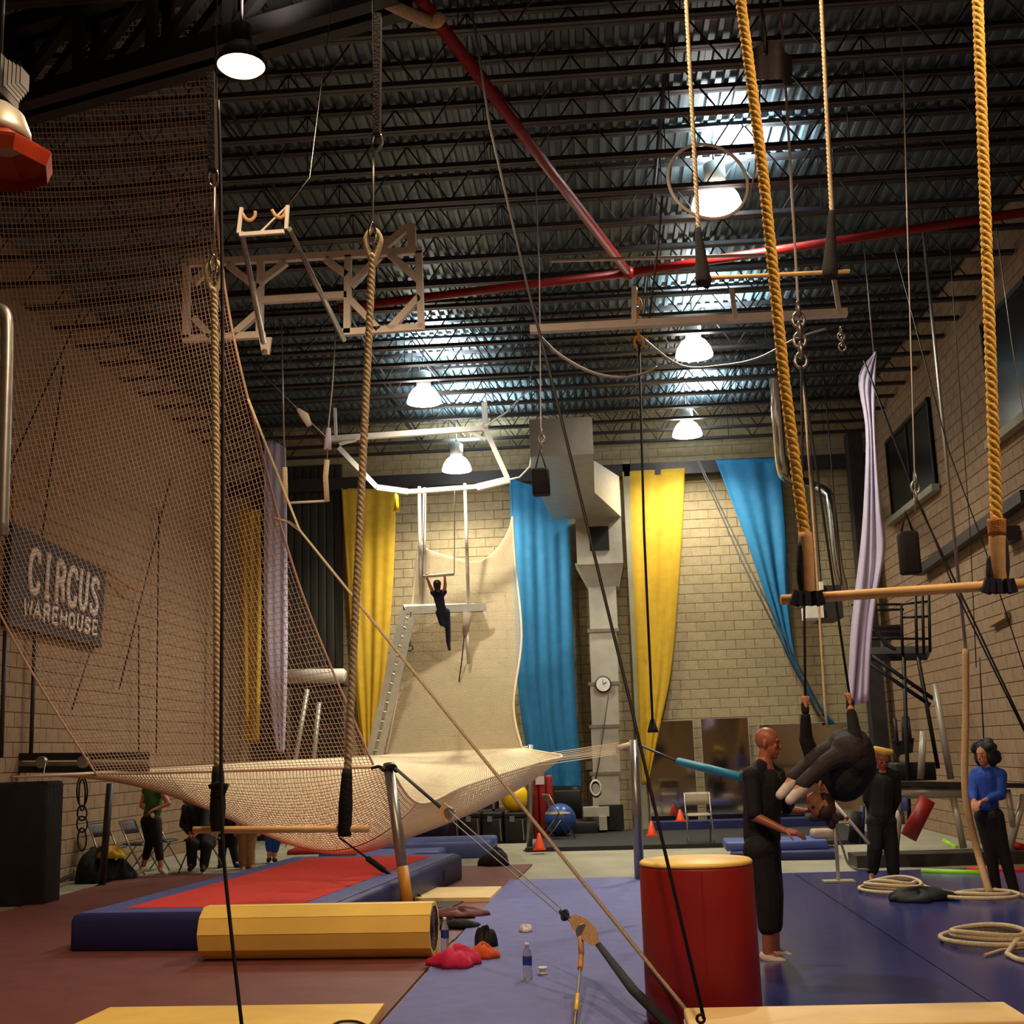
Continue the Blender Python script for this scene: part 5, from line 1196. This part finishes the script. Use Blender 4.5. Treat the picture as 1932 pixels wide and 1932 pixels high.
# bald man in black
J = JJ(10.2, head=(1449, 1402), neck=(1441, 1441), chest=(1440, 1482), waist=(1437, 1545), pelvis=(1438, 1592), shR=(1418, 1464, -.13), shL=(1464, 1462, .14),
    elR=(1423, 1540, -.19), wrR=(1480, 1567, -.3), elL=(1488, 1528, .2), wrL=(1512, 1530, .15), hiR=(1430, 1604, -.09), hiL=(1446, 1604, .09), knR=(1447, 1690, -.1), knL=(1456, 1690, .1),
    anR=(1449, 1800, -.1), anL=(1462, 1793, .13), toR=(1484, 1822, -.14), toL=(1492, 1808, .16))
def man_x(t, J, R, s):
    m = MB()
    for s_ in 'LR': pass
person('bald barefaced man in black shirt and cropped trousers beside the red drum', J, (.93, -.3, -.12), 1.02, skin='skin_dark', vox=.006, top='black_cloth', trousers=('black_cloth', 1.25), shoes='white_sock', leg_to=.52, sleeve=.46, bulk=1.02,
    hands={'R': (V((.9, -.25, -.2)), V((0, .3, -1)), .25, -1), 'L': (V((1, .1, 0)), V((0, 0, 1)), .4, 1)})
# upside-down performer on the straps
J = JJ(9.95, head=(1547, 1520, -.05), neck=(1564, 1484), chest=(1592, 1466), waist=(1612, 1444), pelvis=(1606, 1412), shL=(1543, 1455, .16), shR=(1619, 1440, -.14), elL=(1521, 1395, .1), elR=(1613, 1388, -.12),
    wrL=(1519, 1336, 0), wrR=(1604, 1330, 0), hiL=(1594, 1408, .12), hiR=(1602, 1418, -.12), knL=(1546, 1424, .05), knR=(1560, 1438, -.2), anL=(1497, 1466, -.12), anR=(1513, 1480, -.28), toL=(1472, 1500, -.2), toR=(1490, 1510, -.35))
person('performer in dark clothes hanging upside down in a tuck from two straps', J, (-.75, -.35, -.25), .95, hu=(.25, -.1, -1), skin='skin', vox=.006, top='black_cloth', trousers=('char_cloth', .95), shoes='white_sock', sleeve=.86, bulk=1.3,
    hands={'L': (V((0, 0, 1)), V((1, .2, 0)), 1.75, 1), 'R': (V((0, 0, 1)), V((-1, .2, 0)), 1.75, -1)},
    hair=hair_cap('hair_brown', [(0, -.02, .045, .088, .1, .088), (0, -.06, -.01, .085, .075, .09), (0, -.03, .14, .035, .04, .07), (.05, -.05, .12, .025, .03, .06)]),
    extra=lambda t, J, R, s: [MB().cone(J[k_] + V((0, 0, -.02)), .032, J[k_] + V((0, 0, .025)), .03).build('wrist_band', 'black_cloth', t) for k_ in ('wrL', 'wrR')])
# man in black with pale head wrap
J = JJ(15.6, head=(1663, 1432, -.05), neck=(1663, 1452), chest=(1664, 1478), waist=(1662, 1518), pelvis=(1662, 1545), shL=(1640, 1462), shR=(1688, 1462), elL=(1636, 1508, .05), elR=(1692, 1508, .05), wrL=(1648, 1540, .12), wrR=(1680, 1540, .12),
    hiL=(1652, 1550), hiR=(1674, 1550), knL=(1651, 1600, -.04), knR=(1682, 1604), anL=(1645, 1648), anR=(1686, 1651), toL=(1644, 1661, -.16), toR=(1694, 1663, -.16))
person('barefoot man in black with a pale head wrap, looking down', J, (.15, -1, -.35), 1.0, skin='skin_dark', vox=.009, top='black_cloth', trousers=('black_cloth', 1.25), sleeve=.9, leg_to=.84,
    hair=hair_cap('hair_black', [(0, -.03, .02, .082, .09, .085)]),
    extra=lambda t, J, R, s: MB().cone(J['head'] + R @ V((-.1, .02, .09)), .036, J['head'] + R @ V((0, .04, .105)), .05).cone(J['head'] + R @ V((0, .04, .105)), .05, J['head'] + R @ V((.09, .03, .13)), .044).build('head_wrap', 'rope_yellow', t))
# woman in the blue top
J = JJ(14.0, head=(1856, 1424, -.03), neck=(1862, 1450), chest=(1863, 1468), waist=(1862, 1503), pelvis=(1864, 1530), shL=(1841, 1460, .06), shR=(1888, 1462, -.06), elL=(1836, 1496, -.04), elR=(1888, 1500, -.1), wrL=(1838, 1512, -.2), wrR=(1858, 1510, -.22),
    hiL=(1856, 1540, .05), hiR=(1876, 1540, -.05), knL=(1868, 1605, .03), knR=(1893, 1605, -.04), anL=(1880, 1676, .05), anR=(1914, 1682, -.05), toL=(1874, 1690, -.1), toR=(1912, 1695, -.2))
person('woman in a blue long-sleeved top and black leggings at the right edge', J, (-.75, -.65, -.05), .95, skin='skin', vox=.008, top='blue_top', trousers=('black_cloth', .95), shoes='black_cloth', sleeve=.88, leg_to=1., bulk=.88,
    hair=hair_cap('hair_black', [(0, -.03, .05, .1, .1, .095), (.08, -.03, -.03, .05, .075, .1), (-.08, -.03, -.03, .05, .075, .1), (0, -.1, -.05, .1, .06, .12)] + [(.115 * math.cos(a_) , -.055 + .06 * math.sin(a_ * 3), .02 + .125 * math.sin(a_), .045, .05, .045) for a_ in [-.75 + k_ * .37 for k_ in range(13)]] + [(.09 * math.cos(k_), -.12, .03 + .1 * math.sin(k_ * 1.7), .045, .045, .045) for k_ in range(8)]),
    extra=lambda t, J, R, s: MB().cone(J['neck'] + V((0, 0, -.03)), .065, J['neck'] + V((0, 0, .035)), .056).build('collar', 'blue_top', t))
# flyer on the trapeze
Yf = 21.0
J = JJ(Yf, head=(825, 1104, -.05), neck=(827, 1117), chest=(828, 1128), waist=(831, 1142, .08), pelvis=(834, 1153, .15), shL=(817, 1118), shR=(838, 1117), elL=(811, 1104, -.05), elR=(840, 1102, -.05), wrL=(805, 1089, -.1), wrR=(839, 1088, -.1),
    hiL=(830, 1156, .18), hiR=(841, 1155, .18), knL=(834, 1176, .2), knR=(845, 1183, .3), anL=(840, 1179, .55), anR=(846, 1212, .35), toL=(843, 1177, .75), toR=(848, 1225, .4))
person('flyer with brown hair swinging by both hands above the net', J, (-.1, 1, -.05), .72, skin='skin', vox=.009, top='navy_cloth', trousers=('navy_cloth', .95), shoes='char_cloth', sleeve=0, bulk=.82,
    hands={'L': (V((0, 0, 1)), V((0, 1, 0)), 1.1, 1), 'R': (V((0, 0, 1)), V((0, 1, 0)), 1.1, -1)},
    hair=hair_cap('hair_brown', [(0, -.03, .03, .1, .105, .1), (0, -.07, -.05, .09, .06, .11)]))
fb = thing('fly_bar', 'white trapeze bar gripped by the flyer', 'trapeze', P(832, 1086, Yf - .1))
MB().tube(PP([(797, 1088), (857, 1083)], Yf - .1), .028, 10).build('bar', 'white_paint', fb)
for (a, b) in (((797, 1088), (802, 925)), ((857, 1083), (858, 922))): MB().tube([P(*a, Yf - .1), P(*b, 20.6)], .008, 5).build('cable', 'wire', fb)
# people by the left wall, under the net
J = JJ(18.6, head=(292, 1466), neck=(290, 1484), chest=(290, 1500), waist=(290, 1524), pelvis=(285, 1543), shL=(276, 1492, .1), shR=(304, 1492, -.1), elL=(267, 1520, .1), elR=(318, 1516, -.1), wrL=(282, 1532, -.1), wrR=(294, 1526, -.2),
    hiL=(278, 1550, .06), hiR=(292, 1550, -.06), knL=(283, 1588, .05), knR=(298, 1592, -.1), anL=(270, 1635, .1), anR=(304, 1636, -.1), toL=(258, 1648, 0), toR=(312, 1648, -.15))
person('walking woman in a green top and black cropped leggings by the left wall', J, (.9, -.35, 0), .98, skin='skin', vox=.01, top='green_top', trousers=('black_cloth', 1.), shoes='white_sock', sleeve=0., leg_to=.6, bulk=.92,
    hair=hair_cap('hair_brown', [(0, -.03, .03, .09, .1, .095), (0, -.11, -.02, .04, .04, .09)]))
J = JJ(19.2, head=(352, 1500, -.1), neck=(358, 1518), chest=(368, 1534), waist=(378, 1562), pelvis=(378, 1585), shL=(352, 1526, .2), shR=(388, 1526, -.15), elL=(345, 1556, .1), elR=(385, 1560, -.3), wrL=(360, 1575, -.3), wrR=(372, 1572, -.4),
    hiL=(366, 1590, .1), hiR=(392, 1590, -.05), knL=(362, 1594, -.35), knR=(390, 1596, -.4), anL=(362, 1630, -.35), anR=(385, 1632, -.4), toL=(358, 1640, -.5), toR=(382, 1641, -.55))
person('person in dark clothes seated by the left wall behind the trapeze rope', J, (-.4, -.9, -.2), 1.0, skin='skin_dark', vox=.012, top='black_cloth', trousers=('black_cloth', 1.2), shoes='black_cloth', sleeve=.9, bulk=1.15, hair=hair_cap('hair_black', [(0, -.02, .03, .086, .1, .09)]))
J = JJ(20.0, head=(425, 1478), neck=(427, 1497), chest=(428, 1512), waist=(428, 1540), pelvis=(430, 1562), shL=(410, 1505), shR=(446, 1505), elL=(404, 1535), elR=(450, 1535), wrL=(412, 1556, -.1), wrR=(446, 1560, -.1),
    hiL=(422, 1568), hiR=(438, 1568), knL=(420, 1598), knR=(440, 1600), anL=(418, 1628), anR=(446, 1628), toL=(414, 1634, -.15), toR=(450, 1634, -.15))
person('standing person in black mostly hidden behind the net and trapeze', J, (.2, -1, 0), .97, skin='skin', vox=.012, top='black_cloth', trousers=('black_cloth', 1.), shoes='char_cloth', sleeve=.9, hair=hair_cap('hair_black', [(0, -.02, .03, .086, .1, .09)]))
J = JJ(19.6, head=(466, 1476), neck=(466, 1497), chest=(466, 1512), waist=(466, 1540), pelvis=(466, 1562), shL=(448, 1505), shR=(484, 1505), elL=(442, 1535), elR=(488, 1535), wrL=(448, 1556, -.1), wrR=(488, 1560, -.1),
    hiL=(460, 1568), hiR=(474, 1568), knL=(459, 1600), knR=(472, 1602), anL=(460, 1634), anR=(474, 1634), toL=(458, 1641, -.12), toR=(482, 1640, -.15))
person('standing person in khaki trousers mostly hidden behind the sagging net', J, (.3, -1, 0), .97, skin='skin', vox=.012, top='orange_cloth', trousers=('khaki', 1.1), shoes='foam_grey', sleeve=.4, hair=hair_cap('hair_brown', [(0, -.02, .03, .086, .1, .09)]))
J = JJ(20.6, head=(530, 1500, -.1), neck=(528, 1515), chest=(526, 1528), waist=(520, 1550), pelvis=(516, 1566), shL=(512, 1524), shR=(542, 1524), elL=(530, 1552, -.15), elR=(552, 1556, -.1), wrL=(538, 1585, -.2), wrR=(556, 1588, -.15),
    hiL=(510, 1570), hiR=(522, 1570), knL=(508, 1594), knR=(520, 1596), anL=(508, 1618), anR=(518, 1619), toL=(506, 1624, -.12), toR=(520, 1624, -.15))
person('bending person in blue shorts reaching down behind the sagging net', J, (.9, -.5, -.4), .85, skin='skin', vox=.012, top='char_cloth', trousers=('blue_top', 1.1), shoes='black_cloth', sleeve=.4, leg_to=.35, hair=hair_cap('hair_black', [(0, -.02, .03, .086, .1, .09)]))
dg = bpy.context.evaluated_depsgraph_get()
for o in REMESH:
    me = bpy.data.meshes.new_from_object(o.evaluated_get(dg)); mt = o.data.materials[0]
    o.modifiers.clear(); o.data = me
    if not me.materials: me.materials.append(mt)
